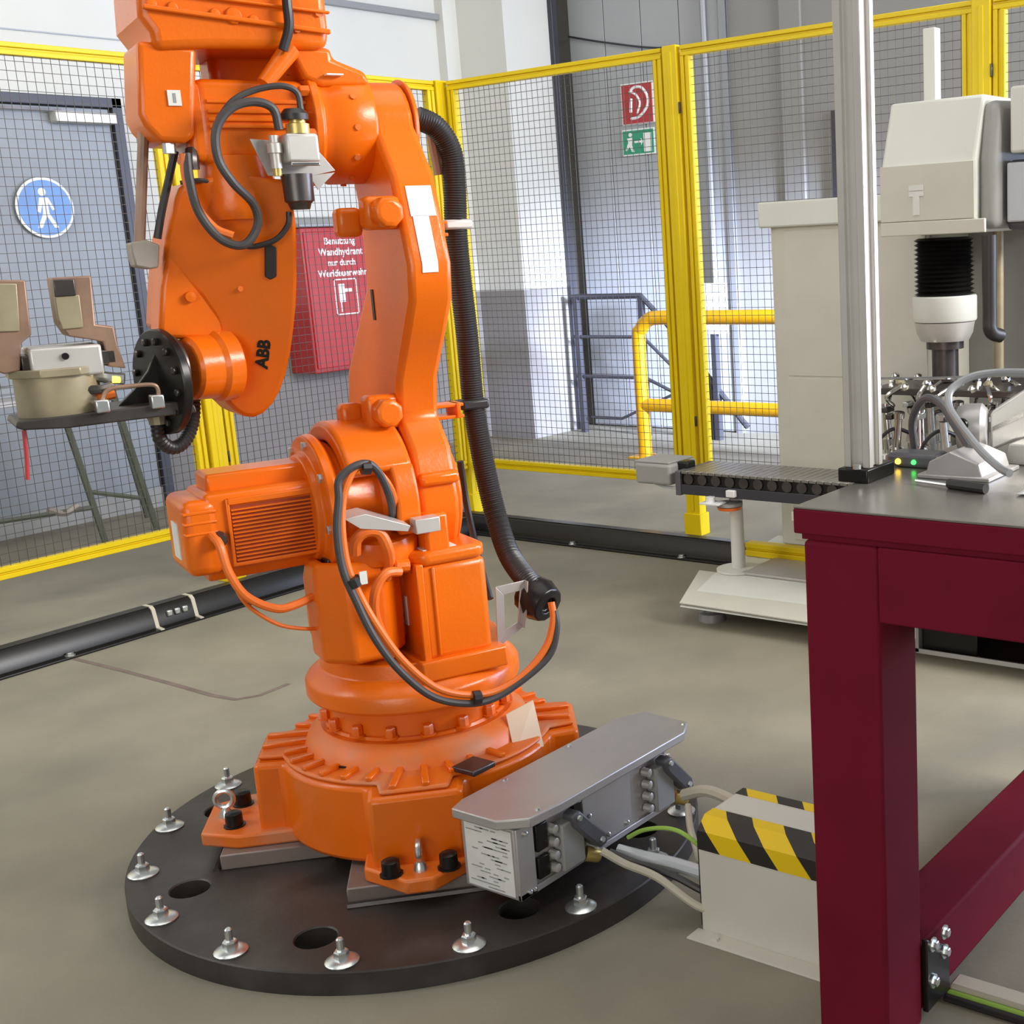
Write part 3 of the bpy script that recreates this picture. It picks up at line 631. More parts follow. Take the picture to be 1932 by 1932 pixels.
RB().lathe([(0, .022), (.10, .016)], rn(548, 92, .11)[:], Vector((-.5, -.1, -.55)), 12).build('neck_web', 'orange', rob)
RB().lbox(-.30, -.13, -.14, -.03, 1.80, 1.89).build('housing_underside', 'orange', rob, bevel=.02)
sm = RB().prism([rn(258, 75, .105), rn(372, 88, .105), rn(368, 258, .105), rn(350, 270, .105), rn(302, 268, .105), rn(275, 240, .105), rn(262, 215, .105)], (0, .16, 0)).build('wrist_motor', 'orange', rob, bevel=.012, seg=3)
p, q = rn(314, 170, .105), rn(343, 200, .105)
RB().box(p.x, q.x, -.1085, -.105, q.z, p.z).build('square_label', 'paper', sm)
RB().box(p.x+.010, q.x-.010, -.1095, -.107, q.z+.006, p.z-.006).build('label_code', 'ink', sm)
# --- forearm hanging down
FN = .055
def fn(x, y, off=0.):                          # forearm front plane leans back towards the wrist and turns to the left
    n = .04
    for _ in range(6):
        p = rn(x, y, n+off); n = .03+.24*(p.z-1.38)+.42*(p.x+.33)
    return rn(x, y, n+off)
fo_pts = [(330, 375), (338, 355), (350, 345), (430, 325), (545, 340), (554, 375), (560, 420), (562, 470), (562, 530), (560, 580), (556, 620), (550, 665), (541, 705), (530, 737), (516, 762), (498, 780), (480, 788), (462, 786), (445, 777), (430, 762), (419, 742), (413, 720), (411, 620), (405, 600), (378, 560), (337, 515), (326, 560), (322, 628), (300, 622), (303, 540), (312, 450)]
fa = RB().prism([fn(x, y) for x, y in fo_pts], (0, .155, 0)).build('forearm', 'orange', rob, bevel=.010, seg=3)
RB().prism([rn(x, y, FN-.05) for x, y in ((320, 440), (440, 440), (420, 640), (300, 640), (304, 540))], (0, .10, 0)).build('forearm_web', 'orange', fa, bevel=.01)
RB().lathe([(0, .012), (.012, .011), (.014, 0)], rn(358, 560, FN-.05)[:], (0, -1, 0), 12).build('web_boss', 'orange', fa)
RB().lathe([(0, .07), (.02, .078), (.045, .074), (.07, .078), (.10, .074), (.13, .07)], rn(455, 415, 0.03)[:], (0, 0, 1), 32).build('forearm_collar', 'orange', rob)
RB().prism([fn(x, y, .004) for x, y in ((500, 466), (511, 461), (522, 466), (522, 522), (511, 528), (500, 522))], (0, .02, 0)).build('handle_slot', 'rubber', fa, bevel=.002)
c = fn(497, 668, .0012); ax = (fn(500, 640)-fn(494, 692)).normalized(); ay = (fn(460, 668)-fn(530, 668)).normalized(); ay = (ay-ax*ay.dot(ax)).normalized()
rtext('maker_logo', 'ABB', .036, 'black', fa, frame3(c, ax, ay), bold=.0014)
for x, y in ((453, 545), (430, 705)): RB().lathe([(0, .006), (.004, .006)], fn(x, y)[:], (0, -1, 0), 8).build('arm_screw', 'orange_dusty', fa)
# --- wrist
wc = rn(400, 690, -.02); wx = Vector((-math.cos(R(16)), -math.sin(R(16)), 0))
wr = RB().lathe([(0, .078), (.035, .078), (.045, .070), (.09, .068), (.10, .06)], wc+Vector((.035, 0, 0)), wx, 40).build('wrist_barrel', 'orange', rob, bevel=.003)
# tool flange discs
tf = wc+wx*.10
RB().lathe([(0, .075), (.018, .075)], tf+wx*-.012, wx, 48).build('flange_adapter', 'dark_metal', rob)
td = RB().lathe([(0, 0), (0, .109), (.003, .112), (.017, .112), (.020, .109), (.021, 0)], tf+wx*.006+Vector((0, 0, -.022)), wx, 56).build('tool_flange', 'black', rob)
tu = wx.cross(Vector((0, 0, 1))).normalized(); tc0 = tf+wx*.027+Vector((0, 0, -.022))
for i in range(12):
    a = R(30*i+12); p = tc0+(tu*math.cos(a)+Vector((0, 0, 1))*math.sin(a))*.088
    RB().lathe([(0, .008), (.006, .008), (.008, .005)], p, wx, 10).build('flange_screw', 'dark_metal', td)
# --- gripper tool carried on the flange
gp = RB(); sh = [rn(x, y, .085) for x, y in ((32, 796), (345, 757), (368, 765), (372, 778), (290, 788), (130, 808), (45, 812), (30, 808))]
grip = RB().prism(sh, (0, .17, 0)).build('gripper', 'steel_plate', rob, bevel=.003); tag(grip, label='grey and bronze gripper on a black bracket')
RB().prism([rn(218, 772, .02), rn(325, 765, .02), rn(318, 700, .02), rn(292, 668, .02), rn(280, 700, .02), rn(255, 735, .02)], (0, .02, 0)).build('gusset', 'black', grip, bevel=.002)
pc = rn(110, 740, .0); pb = rn(108, 788, .0); pt_ = rn(108, 700, .0)
RB().lathe([(0, .078), (.006, .08), (pt_.z-pb.z-.004, .08), (pt_.z-pb.z, .074)], (pc.x, 0, pb.z), (0, 0, 1), 36).build('pneumatic_cylinder', 'bronze_light', grip)
RB().lathe([(0, .095), (.016, .095)], (pc.x, 0, pt_.z-.006), (0, 0, 1), 8, .39).build('cylinder_flange', 'bronze_light', grip, bevel=.002)
p, q = rn(52, 650, .07), rn(188, 702, .07)
RB().box(p.x, q.x+.01, -.07, .07, q.z-.004, p.z-.010).build('gripper_body', 'alu', grip, bevel=.005)
p, q = rn(35, 652, .05), rn(212, 690, .05)
RB().box(p.x, q.x+.01, -.05, .05, q.z+.004, p.z-.022).build('jaw_guide', 'dark_metal', grip, bevel=.003)
RB().lathe([(0, .007), (.004, .007)], rn(123, 672, .072)[:], (0, -1, 0), 10).build('port', 'black', grip)
j1 = [(98, 524), (172, 520), (180, 612), (215, 616), (222, 650), (238, 695), (205, 692), (195, 645), (165, 640), (130, 635), (112, 610), (104, 560)]
jo = RB().prism([rn(x, y, .05) for x, y in j1], (0, .09, 0)).build('gripper_jaw', 'bronze', grip, bevel=.003)
RB().prism([rn(x, y, .055) for x, y in ((104, 560), (150, 556), (158, 618), (118, 622), (110, 600))], (0, .03, 0)).build('jaw_insert', 'bronze_light', jo, bevel=.002)
RB().prism([rn(x, y, .058) for x, y in ((100, 528), (140, 526), (144, 558), (104, 560))], (0, .03, 0)).build('jaw_pad', 'dark_metal', jo, bevel=.002)
j2 = [(-60, 528), (48, 528), (56, 600), (60, 632), (40, 648), (38, 700), (8, 706), (-10, 700), (-60, 640)]
jo2 = RB().prism([rn(x, y, .05) for x, y in j2], (0, .09, 0)).build('gripper_jaw', 'bronze', grip, bevel=.003)
RB().prism([rn(x, y, .055) for x, y in ((-50, 535), (32, 535), (38, 625), (-45, 628))], (0, .03, 0)).build('jaw_insert', 'bronze_light', jo2, bevel=.002)
for (x, y, a) in ((192, 765, .016), (296, 757, .018)):
    p = rn(x, y, .085); RB().box(p.x-.013, p.x+.013, -.10, -.07, p.z-.014, p.z+a-.004).build('pipe_fitting', 'zinc', grip, bevel=.003)
RB().tube([rn(192, 756, .088), rn(205, 735, .088), rn(250, 728, .088), rn(288, 726, .088), rn(298, 735, .088), rn(299, 752, .088)], .0045, 8).build('copper_pipe', 'bronze', grip)
RB().tube([rn(165, 705, .03), rn(200, 712, .04), rn(235, 715, .05)], .012, 8).build('air_fitting', 'zinc', grip)
RB().tube([rn(150, 760, .0), rn(190, 748, .04), rn(215, 742, .04)], .011, 8).build('air_fitting', 'orange_cable', grip)
RB().tube([rn(212, 716, .055), rn(226, 716, .055)], .007, 8).build('sensor_lamp', 'led_amber', grip)
RB().tube([rn(150, 735, .05), rn(185, 735, .06), rn(210, 728, .05)], .009, 8).build('air_fitting', 'dark_metal', grip)
RB().tube([rn(45, 812, .05), rn(50, 860, .05), rn(52, 905, .05)], .0045, 6).build('sensor_wire', 'red', grip)
# corrugated hose loop at the wrist
RB().tube([rn(345, 700, -.06), rn(363, 740, -.06), rn(364, 790, -.05), rn(350, 830, -.03), rn(325, 845, -.01), rn(302, 828, .01), rn(296, 785, .02)], .0155, 12, 8, rib=.009).build('wrist_hose', 'rubber', rob)
RB().lathe([(0, .019), (.018, .019)], rn(299, 800, .02)[:], (0, 0, 1), 10).build('hose_nut', 'bronze_light', rob)
# brown rod and clamp left of the forearm
RB().tube([rn(271, 238, .02), rn(263, 472, .02)], .011, 10).build('side_rod', 'bronze', rob)
RB().prism([rn(x, y, .04) for x, y in ((246, 458), (276, 452), (302, 462), (300, 505), (284, 508), (256, 503), (250, 480))], (0, .06, 0)).build('rod_clamp', 'tan', rob, bevel=.004)
RB().tube([rn(330, 285, .03), rn(318, 340, .03), rn(305, 400, .03), rn(297, 450, .03)], .008, 8).build('sensor_cable', 'rubber', rob)
RB().tube([rn(318, 270, .08), rn(320, 290, .08)], .013, 10).build('cable_plug', 'zinc', rob)
RB().tube([rn(362, 285, .07), rn(362, 300, .08), rn(364, 320, .08)], .014, 10).build('cable_plug', 'dark_metal', rob)
RB().tube([rn(340, 345, .06), rn(375, 340, .07), rn(405, 345, .07)], .005, 6).build('cable_tie', 'rubber_grey', rob)
# front cable loops around the connector bracket
CN = .17
RB().tube([rn(527, 245, CN), rn(515, 205, CN), rn(478, 192, CN), rn(435, 205, CN), rn(408, 245, CN), rn(412, 300, CN), rn(440, 345, CN), rn(478, 385, CN-.03), rn(486, 425, CN-.04), rn(460, 462, CN-.04), rn(415, 450, CN-.05), rn(375, 400, CN-.06), rn(358, 340, CN-.07), rn(352, 290, CN-.08)], .009, 10, 8).build('looped_cable', 'rubber_grey', rob)
RB().tube([rn(568, 210, CN), rn(560, 175, CN), rn(530, 162, CN), rn(480, 170, CN-.01), rn(440, 190, CN-.01), rn(412, 225, CN-.01)], .0065, 8, 8).build('looped_cable', 'rubber_grey', rob)
RB().tube([rn(346, 290, .09), rn(352, 340, .09), rn(372, 390, .10), rn(405, 430, .11), rn(440, 445, .12)], .009, 8, 8).build('looped_cable', 'orange_cable', rob)
RB().tube([rn(545, 400, .12), rn(543, 425, .12), rn(520, 452, .12), rn(480, 465, .11), rn(455, 462, .11)], .006, 8, 8).build('looped_cable', 'rubber', rob)
br = RB().prism([rn(x, y, .13) for x, y in ((470, 262), (520, 266), (600, 285), (632, 322), (590, 332), (505, 332))], (0, -.004, 0)).build('connector_bracket', 'alu_plate', rob, bevel=.001)
RB().prism([rn(585, 332, .134), rn(632, 325, .134), rn(600, 358, .134)], (0, .004, 0)).build('bracket_flap', 'alu_plate', br)
p = rn(568, 300, .16)
RB().box(p.x-.034, p.x+.034, -.185, -.125, p.z-.008, p.z+.05).build('connector_hood', 'alu', br, bevel=.006)
RB().lathe([(0, .024), (.02, .024), (.022, .017), (.035, .017)], (p.x, -.16, p.z+.05), (0, 0, 1), 20).build('gland_nut', 'brass', br)
RB().lathe([(0, .028), (.012, .028), (.022, .02)], (p.x-.004, -.16, p.z+.078), (0, 0, 1), 18).build('cable_boot', 'rubber', br)
RB().box(p.x-.03, p.x+.03, -.19, -.186, p.z-.016, p.z-.008).build('latch', 'chrome', br, bevel=.003)
RB().lathe([(0, .032), (.055, .03), (.06, .024), (.072, .02)], (p.x-.01, -.15, p.z-.03), (0, 0, -1), 20).build('lower_connector', 'dark_metal', br)
q = rn(518, 300, .15)
RB().lathe([(0, .011), (.03, .011), (.031, .015), (.05, .015), (.052, .010), (.066, .010)], (q.x, -.16, q.z-.02), (0, 0, 1), 14).build('small_connector', 'alu', br)
RB().lathe([(0, .009), (.02, .009)], (q.x, -.16, q.z-.035), (0, 0, 1), 12).build('brass_fitting', 'brass', br)
# cable across the upper housing
RB().tube([rn(540, -60, .13), rn(541, 0, .145), rn(545, 50, .145), rn(534, 95, .14)], .010, 10, 6).build('housing_cable', 'rubber', rob)
# --- big corrugated hose behind the arm
HO = -.06
hp = [rn(785, 222, HO), rn(822, 240, HO), rn(850, 285, HO), rn(858, 350, HO), rn(860, 430, HO), rn(868, 520, HO), rn(882, 640, HO), rn(893, 760, HO), rn(912, 870, HO+.02), rn(935, 970, HO+.05), rn(960, 1045, HO+.12), rn(995, 1095, .16), rn(1025, 1120, .20)]
RB().tube(hp, .028, 16, 8, rib=.006).build('corrugated_hose', 'rubber', rob)
for (x, y, m_, dz) in ((858, 424, 'alu', .012), (890, 762, 'rubber', .012)):
    c_ = rn(x, y, HO); RB().box(c_.x-.036, c_.x+.036, .03, .09, c_.z-dz, c_.z+dz).build('hose_clamp', m_, rob, bevel=.006)
RB().tube([rn(812, 245, HO-.02), rn(828, 330, HO-.02)], .012, 8).build('hose_stay', 'grey_paint', rob)
RB().tube([rn(868, 870, HO-.03), rn(882, 960, HO-.03), rn(905, 1060, 0), rn(925, 1130, .06)], .009, 8).build('side_cable', 'rubber_grey', rob)
nz0, nz1 = rn(1005, 1122, .17), rn(1048, 1152, .24)
RB().lathe([(-.03, .030), (-.015, .048), (.025, .054), (.055, .044), (.058, .022), (.045, .020)], nz0, nz1-nz0, 12).build('hose_nozzle', 'black', rob, bevel=.003)
RB().lbox(nz0.x-.03, nz0.x+.045, .14, .19, nz0.z+.012, nz0.z+.02).build('nozzle_clip', 'chrome', rob, bevel=.002)
# bracket plate with an opening
q0 = [rn(934, 1105, .19), rn(988, 1092, .19), rn(985, 1195, .19), rn(945, 1228, .19), rn(936, 1200, .19)]
hb = MB()
A_, B_, C_, D_ = rn(934, 1107, .19), rn(990, 1094, .19), rn(986, 1182, .19), rn(938, 1222, .19)
a_, b_, c_, d_ = rn(950, 1122, .19), rn(980, 1114, .19), rn(976, 1172, .19), rn(952, 1188, .19)
hb = RB()
for (s1, s2, s3, s4) in ((A_, B_, b_, a_), (B_, C_, c_, b_), (C_, D_, d_, c_), (D_, A_, a_, d_)): hb.prism([s1, s2, s3, s4], (0, -.004, 0))
hb.build('bracket_plate', 'alu_plate', rob, bevel=.001)
RB().prism([rn(988, 1094, .19), rn(990, 1094, .19), rn(986, 1182, .19), rn(984, 1182, .19)], (0, -.02, 0)).build('bracket_lip', 'alu_plate', rob)
# --- looping supply cables
LP = [(1040, 1140, .27), (1044, 1175, .28), (1030, 1225, .285), (990, 1275, .29), (935, 1308, .295), (880, 1315, .30), (820, 1300, .30), (760, 1250, .295), (715, 1190, .285), (680, 1130, .27), (655, 1070, .26), (645, 1000, .25), (648, 940, .24), (665, 895, .235), (690, 880, .23)]
RB().tube([rn(x, y-4, n) for x, y, n in LP]+[rn(715, 893, .22), rn(738, 925, .2), rn(750, 975, .16), rn(756, 1000, .12)], .0085, 10, 8).build('supply_cable', 'orange_cable', rob)
RB().tube([rn(x+(-9 if x < 700 or y > 1170 and x < 1000 else (6 if x > 1000 else -3)), y+(12 if x > 700 else 2), n+.006) for x, y, n in LP[:-2]]+[rn(640, 905, .24), rn(668, 880, .24), rn(698, 876, .235), rn(722, 905, .22), rn(738, 950, .2), rn(742, 995, .15)], .0085, 10, 8).build('supply_cable', 'rubber_grey', rob)
for x, y, n, w in ((668, 1098, .272, .02), (899, 1316, .306, .018), (690, 882, .236, .018)):
    p = rn(x, y, n); RB().lathe([(-w*.5, .016), (w*.5, .016)], p, (1, 0, -.1) if x != 668 else (.35, 0, -1), 10).build('cable_tie', 'rubber', rob)
p = rn(683, 1090, .28); RB().box(p.x-.006, p.x+.010, -.285, -.281, p.z-.014, p.z+.014).build('cable_tag', 'paper', rob)
# orange motor cables
RB().tube([rn(400, 1010, .10), rn(415, 1030, .13), rn(432, 1080, .14), rn(465, 1125, .14), rn(520, 1148, .13), rn(560, 1140, .12), rn(600, 1120, .10)], .0095, 10, 8).build('motor_cable', 'orange_cable', rob)
RB().tube([rn(438, 1095, .13), rn(465, 1140, .13), rn(520, 1176, .12), rn(570, 1186, .11), rn(620, 1185, .09)], .0045, 8, 8).build('motor_cable', 'orange_cable', rob)
RB().tube([rn(670, 1045, .2), rn(672, 1020, .21), rn(690, 1003, .22), rn(715, 1005, .22), rn(730, 1030, .22), rn(735, 1060, .2), rn(728, 1090, .18)], .013, 10, 8).build('motor_cable', 'orange_cable', rob)
RB().tube([rn(755, 1078, .22), rn(728, 1082, .23), rn(710, 1110, .23), rn(706, 1150, .22), rn(718, 1190, .20), rn(745, 1235, .19)], .011, 10, 8).build('motor_cable', 'orange_cable', rob)
RB().lathe([(0, .016), (.03, .016), (.035, .012)], rn(770, 1066, .2)[:], (-1, 0, .1), 10).build('cable_gland', 'orange', rob)
# paper tag leaning on the deck
tp = RB().prism([rn(955, 1348, .20), rn(1006, 1321, .20), rn(1026, 1408, .265), rn(972, 1424, .265)], (0, .003, 0)).build('paper_tag', 'card', rob)
# --- connector box of the base (aligned with the hall)
cx = RB().box(-.262, .27, -.555, -.40, .10, .262).build('connector_box', 'alu_plate', rob, bevel=.003, world=True)
def W3(p): return WL @ Vector(p)
RB().prism([(-.285, -.40, .265), (-.285, -.53, .265), (-.24, -.585, .265), (-.15, -.592, .265), (.30, -.592, .265), (.36, -.56, .265), (.37, -.42, .265), (.30, -.385, .265), (-.24, -.385, .265)], (0, 0, .022)).build('top_cover', 'alu_plate', cx, bevel=.003, world=True)
RB().box(-.2645, -.2625, -.548, -.412, .108, .256).build('rating_plate', 'paper', cx, world=True)
ink = RB(); random.seed(3)
for i in range(17):
    y0 = -.415; z = .248-i*.0083
    for k in range(3):
        a = random.uniform(.0, .12); w = random.uniform(.012, .035)
        if a+w < .128: ink.box(-.2655, -.2643, y0-a-w, y0-a, z-.0022, z)
ink.build('printed_lines', 'ink', cx, world=True, smooth=False)
RB().box(-.262, -.21, -.562, -.553, .10, .262).box(-.05, .12, -.562, -.553, .12, .262).box(-.262, .27, -.562, -.553, .10, .115).build('front_panel', 'alu_plate', cx, bevel=.002, world=True)
for b4 in ((-.205, -.17, .125, .175), (-.205, -.17, .188, .25), (-.085, -.055, .19, .25)): RB().box(b4[0], b4[1], -.566, -.553, b4[2], b4[3]).build('black_module', 'black', cx, bevel=.003, world=True)
for (bx, bz) in ((-.235, .245), (-.235, .112), (-.222, .112), (.03, .13), (-.03, .2), (.25, .25), (.10, .13), (.24, .12)):
    RB().lathe([(0, .0055), (.004, .0055), (.006, .003)], (bx, -.562, bz), (0, -1, 0), 8).build('panel_screw', 'zinc', cx, world=True)
for (bx, by) in ((-.2, -.57), (.34, -.56), (-.12, -.40), (.1, -.40)):
    RB().lathe([(0, .007), (.004, .006)], (bx, by, .287), (0, 0, 1), 8).build('cover_screw', 'zinc', cx, world=True)
for dx in (-.145, .19):
    RB().box(dx, dx+.07, -.585, -.555, .12, .23).build('plug_housing', 'grey_paint', cx, bevel=.004, world=True)
    for zz in (.135, .165, .195, .225): RB().lathe([(0, .011), (.02, .010), (.022, .006)], (dx-.012, -.557, zz), (0, -1, 0), 10).build('round_plug', 'alu', cx, world=True)
    RB().prism([(dx+.02, -.60, .245), (dx+.045, -.60, .25), (dx+.125, -.60, .165), (dx+.13, -.60, .14), (dx+.105, -.60, .135), (dx+.03, -.60, .215)], (0, .035, 0)).build('locking_lever', 'dark_grey', cx, bevel=.005, world=True)
    for q in ((dx+.04, .235), (dx+.11, .155)): RB().lathe([(0, .007), (.005, .006)], (q[0], -.60, q[1]), (0, -1, 0), 8).build('lever_pin', 'zinc', cx, world=True)
    RB().lathe([(0, .018), (.03, .016), (.035, .012)], (dx+.085, -.57, .125), (.6, -.5, -.3), 12).build('cable_exit', 'brass', cx, world=True)
def wcable(name, pts, r, m_, par=rob): return RB().tube([Vector(p)-RO for p in pts], r, 8, 8).build(name, m_, par, world=True)
# cables from the connector box to the floor channel
wcable('cable', [at_x(1135, 1605, 1.98), at_x(1180, 1630, 2.0), at_x(1240, 1655, 2.01), (2.03, 1.50, .05), (2.08, 1.45, .05)], .009, 'cable_beige')
wcable('cable', [at_x(1150, 1607, 2.0), at_x(1200, 1628, 2.02), at_x(1270, 1652, 2.04), (2.06, 1.50, .07), (2.10, 1.45, .07)], .008, 'rubber')
wcable('cable', [at_x(1165, 1605, 2.04), at_x(1215, 1618, 2.06), at_x(1270, 1630, 2.08), (2.10, 1.50, .09), (2.13, 1.45, .09)], .016, 'clear')
wcable('earth_cable', [at_x(1185, 1580, 2.06), at_x(1215, 1566, 2.06), at_x(1260, 1563, 2.06), at_x(1300, 1580, 2.06), (2.09, 1.49, .12)], .005, 'gycable')
wcable('cable', [at_x(1290, 1500, 2.25), at_x(1330, 1492, 2.25), at_x(1370, 1505, 2.25), at_x(1400, 1525, 2.22)], .014, 'cable_beige')
wcable('cable', [at_x(1298, 1520, 2.2), at_x(1302, 1560, 2.15), at_x(1312, 1595, 2.12), at_x(1325, 1640, 2.12)], .008, 'cable_beige')
# ================================================================== FLOOR CHANNEL with hazard tape
fc = empty('floor_channel', (2.025, 1.50, 0), label='pale metal cable channel on the floor with black and yellow striped tape', cat='cable channel')
H_ = .256; sec = lambda y: [(0, y, 0), (0, y, .232), (.03, y, H_), (.178, y, H_), (.208, y, .232), (.208, y, 0)]
MB().prism(sec(0), (0, -.40, 0)).build('channel_body', 'cream', fc, bevel=.003)
MB().box(-.045, 0, -.40, .01, 0, .004).build('floor_flange', 'cream', fc, bevel=.001)
for y in (-.05, -.36): MB().lathe([(0, .009), (.005, .008)], (-.022, y, .004), (0, 0, 1), 8).build('flange_screw', 'cream', fc)
e = .0012
MB().prism([(-e, -.001, .190), (-e, -.001, .2325), (.03-e, -.001, H_+e), (.062, -.001, H_+e), (.062, -.001, H_-.002), (.034, -.001, H_-.002), (.004, -.001, .23), (.004, -.001, .190)], (0, -.395, 0)).build('warning_tape', 'tape', fc)
MB().prism([(.148, -.001, H_+e), (.178+e, -.001, H_+e), (.208+e, -.001, .2325), (.208+e, -.001, .19), (.204, -.001, .19), (.204, -.001, .23), (.174, -.001, H_-.002), (.148, -.001, H_-.002)], (0, -.395, 0)).build('warning_tape', 'tape', fc)
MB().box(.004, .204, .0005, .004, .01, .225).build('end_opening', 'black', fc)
# ================================================================== MAROON WORK TABLE
tb = empty('work_table', (1.822, 1.112, 0), label='heavy maroon steel table with a ground metal top in the right foreground', cat='table')
TD = 1.26
MB().box(0, TD, -1.5, 0, .953, .996).build('top_frame', 'purple', tb, bevel=.003)
MB().box(.001, TD-.001, -1.499, -.001, .996, 1.0).build('steel_top', 'table_steel', tb, bevel=.001)
MB().box(.008, TD-.008, -1.49, -.012, .943, .953).build('top_gap', 'purple', tb)
for x0, y0 in ((0, -.018), (TD-.14, -.018), (0, -1.34), (TD-.14, -1.34)):
    MB().box(x0, x0+.14, y0-.14, y0, 0, .943).build('leg', 'purple', tb, bevel=.008, seg=3)
MB().box(.0, .12, -1.34, -.158, .815, .943).build('front_apron', 'purple', tb, bevel=.003)
MB().box(TD-.12, TD, -1.34, -.158, .815, .943).build('rear_apron', 'purple', tb, bevel=.003)
MB().box(.141, TD-.141, -.15, -.03, .815, .943).build('side_apron', 'purple', tb, bevel=.006)
MB().box(.13, TD-.14, -.152, -.022, .015, .152).build('floor_beam', 'purple', tb, bevel=.008)
MB().prism([(.142, -.156, .17), (.142, -.156, .02), (.24, -.156, .02), (.24, -.156, .11)], (0, -.012, 0)).prism([(.142, -.13, .152), (.20, -.13, .152), (.142, -.13, .215)], (0, .06, 0)).build('corner_bracket', 'black', tb, bevel=.003)
for (x, z) in ((.165, .15), (.165, .075), (.215, .11), (.215, .15)):
    MB().hexbolt((x, -.168, z), (0, -1, 0), .009, .008, .014).build('bracket_bolt', 'zinc', tb)
# tray hanging below the apron
tp_ = empty('sheet_tray', (1.90, .925, .748), label='thin bent sheet metal tray hung under the maroon table', cat='tray')
MB().box(-.003, 0, -.9, 0, 0, .006).box(0, .30, -.9, 0, -.003, .0).box(0, .30, -.004, 0, 0, .06).box(-.003, .0, -.006, 0, 0, .066).build('tray_sheet', 'alu_plate', tp_)
MB().prism([(.01, -.006, .002), (.28, -.006, .002), (.28, -.006, .06), (.01, -.006, .06)], (0, -.10, 0)).prism([(.012, -.106, .002), (.28, -.106, .002), (.28, -.106, .055), (.20, -.106, .055)], (0, -.4, 0)).build('tray_liner', 'black', tp_, bevel=.002)
for sx_ in (.02, .27): MB().box(sx_, sx_+.01, -.02, -.01, .06, .12).build('hanger', 'alu_plate', tp_)
# ---- things on the table
up = empty('aluminium_upright', (2.075, 1.11, 1.0), label='tall silver aluminium profile upright bolted on the maroon table', cat='upright')
MB().box(-.038, .070, -.028, .034, 0, .026).build('base_block', 'black', up, bevel=.003)
h = 2.0
pr = MB().box(-.018, .018, -.018, .018, .026, h)
for sx in (-1, 1):
    for sy in (-1, 1): pr.box(sx*.0185-.0075, sx*.0185+.0075, sy*.0185-.0075, sy*.0185+.0075, .026, h)
pr.build('slotted_profile', 'alu', up, bevel=.0015, seg=1)
for (x, y) in ((-.035, -.005),): MB().lathe([(0, .008), (.008, .008)], (x, y, .026), (0, 0, 1), 10).build('base_screw', 'zinc', up)
ed = empty('sensor_box', (2.225, 1.10, 1.0), label='small black sensor box with an amber and a green light on the table', cat='sensor')
MB().box(-.02, .04, -.075, .03, 0, .028).build('case', 'dark_grey', ed, bevel=.008)
MB().lathe([(0, .006), (.004, .005)], (-.02, .005, .012), (-1, 0, 0), 10).build('amber_light', 'led_amber', ed)
MB().lathe([(0, .005), (.004, .004)], (-.02, -.028, .012), (-1, 0, 0), 10).build('green_light', 'led_green', ed)
al = empty('clamp_block', (2.18, .985, 1.0), label='flat grey angled metal block standing on the table right of the lights', cat='block')
MB().prism([(-.05, .03, 0), (-.05, -.085, 0), (-.05, -.075, .03), (-.05, -.02, .05), (-.05, .02, .03)], (.13, 0, 0)).build('wedge', 'alu_plate', al, bevel=.002)
MB().box(-.06, .085, -.10, .04, 0, .008).build('foot', 'alu_plate', al, bevel=.002)
pn = empty('screwdriver', (2.05, .93, 1.0), R(-15), label='thin screwdriver with a black handle lying on the table top', cat='screwdriver')
MB().tube([(0, .075, .006), (0, .0, .006)], .0035, 8).build('shaft', 'zinc', pn)
MB().tube([(0, .0, .009), (0, -.08, .009)], .009, 10).build('handle', 'rubber', pn)
cl = empty('white_cloth', (2.03, .80, 1.0), label='crumpled white cloth on the table at the right edge', cat='cloth')
cm = MB(); random.seed(5); nx = 10
vs = [(x*.012+random.uniform(-.002, .002), -y*.012, .003+random.uniform(0, .010)*(1 if 0 < x < nx-1 and 0 < y < nx-1 else .2)) for x in range(nx) for y in range(nx)]
cm.add(vs, [(x*nx+y, x*nx+y+1, (x+1)*nx+y+1, (x+1)*nx+y) for x in range(nx-1) for y in range(nx-1)])
co = cm.build('cloth_sheet', 'white', cl, ang=180); sdm = co.modifiers.new('Solidify', 'SOLIDIFY'); sdm.thickness = .0015; sdm.offset = 1
# ================================================================== PRESS MACHINE
PX = 4.3
ps = empty('press_machine', (4.4, 2.2, 0), label='cream press machine with a cabinet, head and spindle behind the maroon table', cat='machine')
def Z(p): return Vector(p)-Vector((4.4, 2.2, 0))
class PB(MB):
    def build(s, name, m, parent=None, *a, **k): s.v = [Z(v) for v in s.v]; return MB.build(s, name, m, parent, *a, **k)
# plinth
PB().prism([(3.83, 2.86, .085), (4.11, 2.96, .135), (4.11, 1.3, .135), (3.81, 1.3, .085)], (0, 0, -.004)).build('plinth_lip', 'cream', ps)
pl = PB()
pl.prism([(3.82, 2.86, .07), (4.06, 2.86, .14), (4.75, 2.98, .14), (4.75, 2.98, .07)], (0, -1.7, 0)).build('plinth', 'cream_light', ps, bevel=.006)
PB().box(4.1, 4.35, 2.45, 2.75, .142, .152).build('deck_plate', 'alu_plate', ps, bevel=.002)
for y in (2.78, 1.4): 
    ft = PB().lathe([(0, .055), (.03, .05), (.035, .03), (.075, .03)], (3.93, y, 0), (0, 0, 1), 20).build('levelling_foot', 'tray_grey', ps)
for y in (2.86,): PB().lathe([(0, .055), (.03, .05), (.035, .03), (.075, .03)], (4.65, y, 0), (0, 0, 1), 20).build('levelling_foot', 'tray_grey', ps)
PB().lathe([(0, .09), (.008, .09), (.012, .028), (.33, .026)], (4.16, 2.80, .142), (0, 0, 1), 24).build('support_post', 'cream_light', ps)
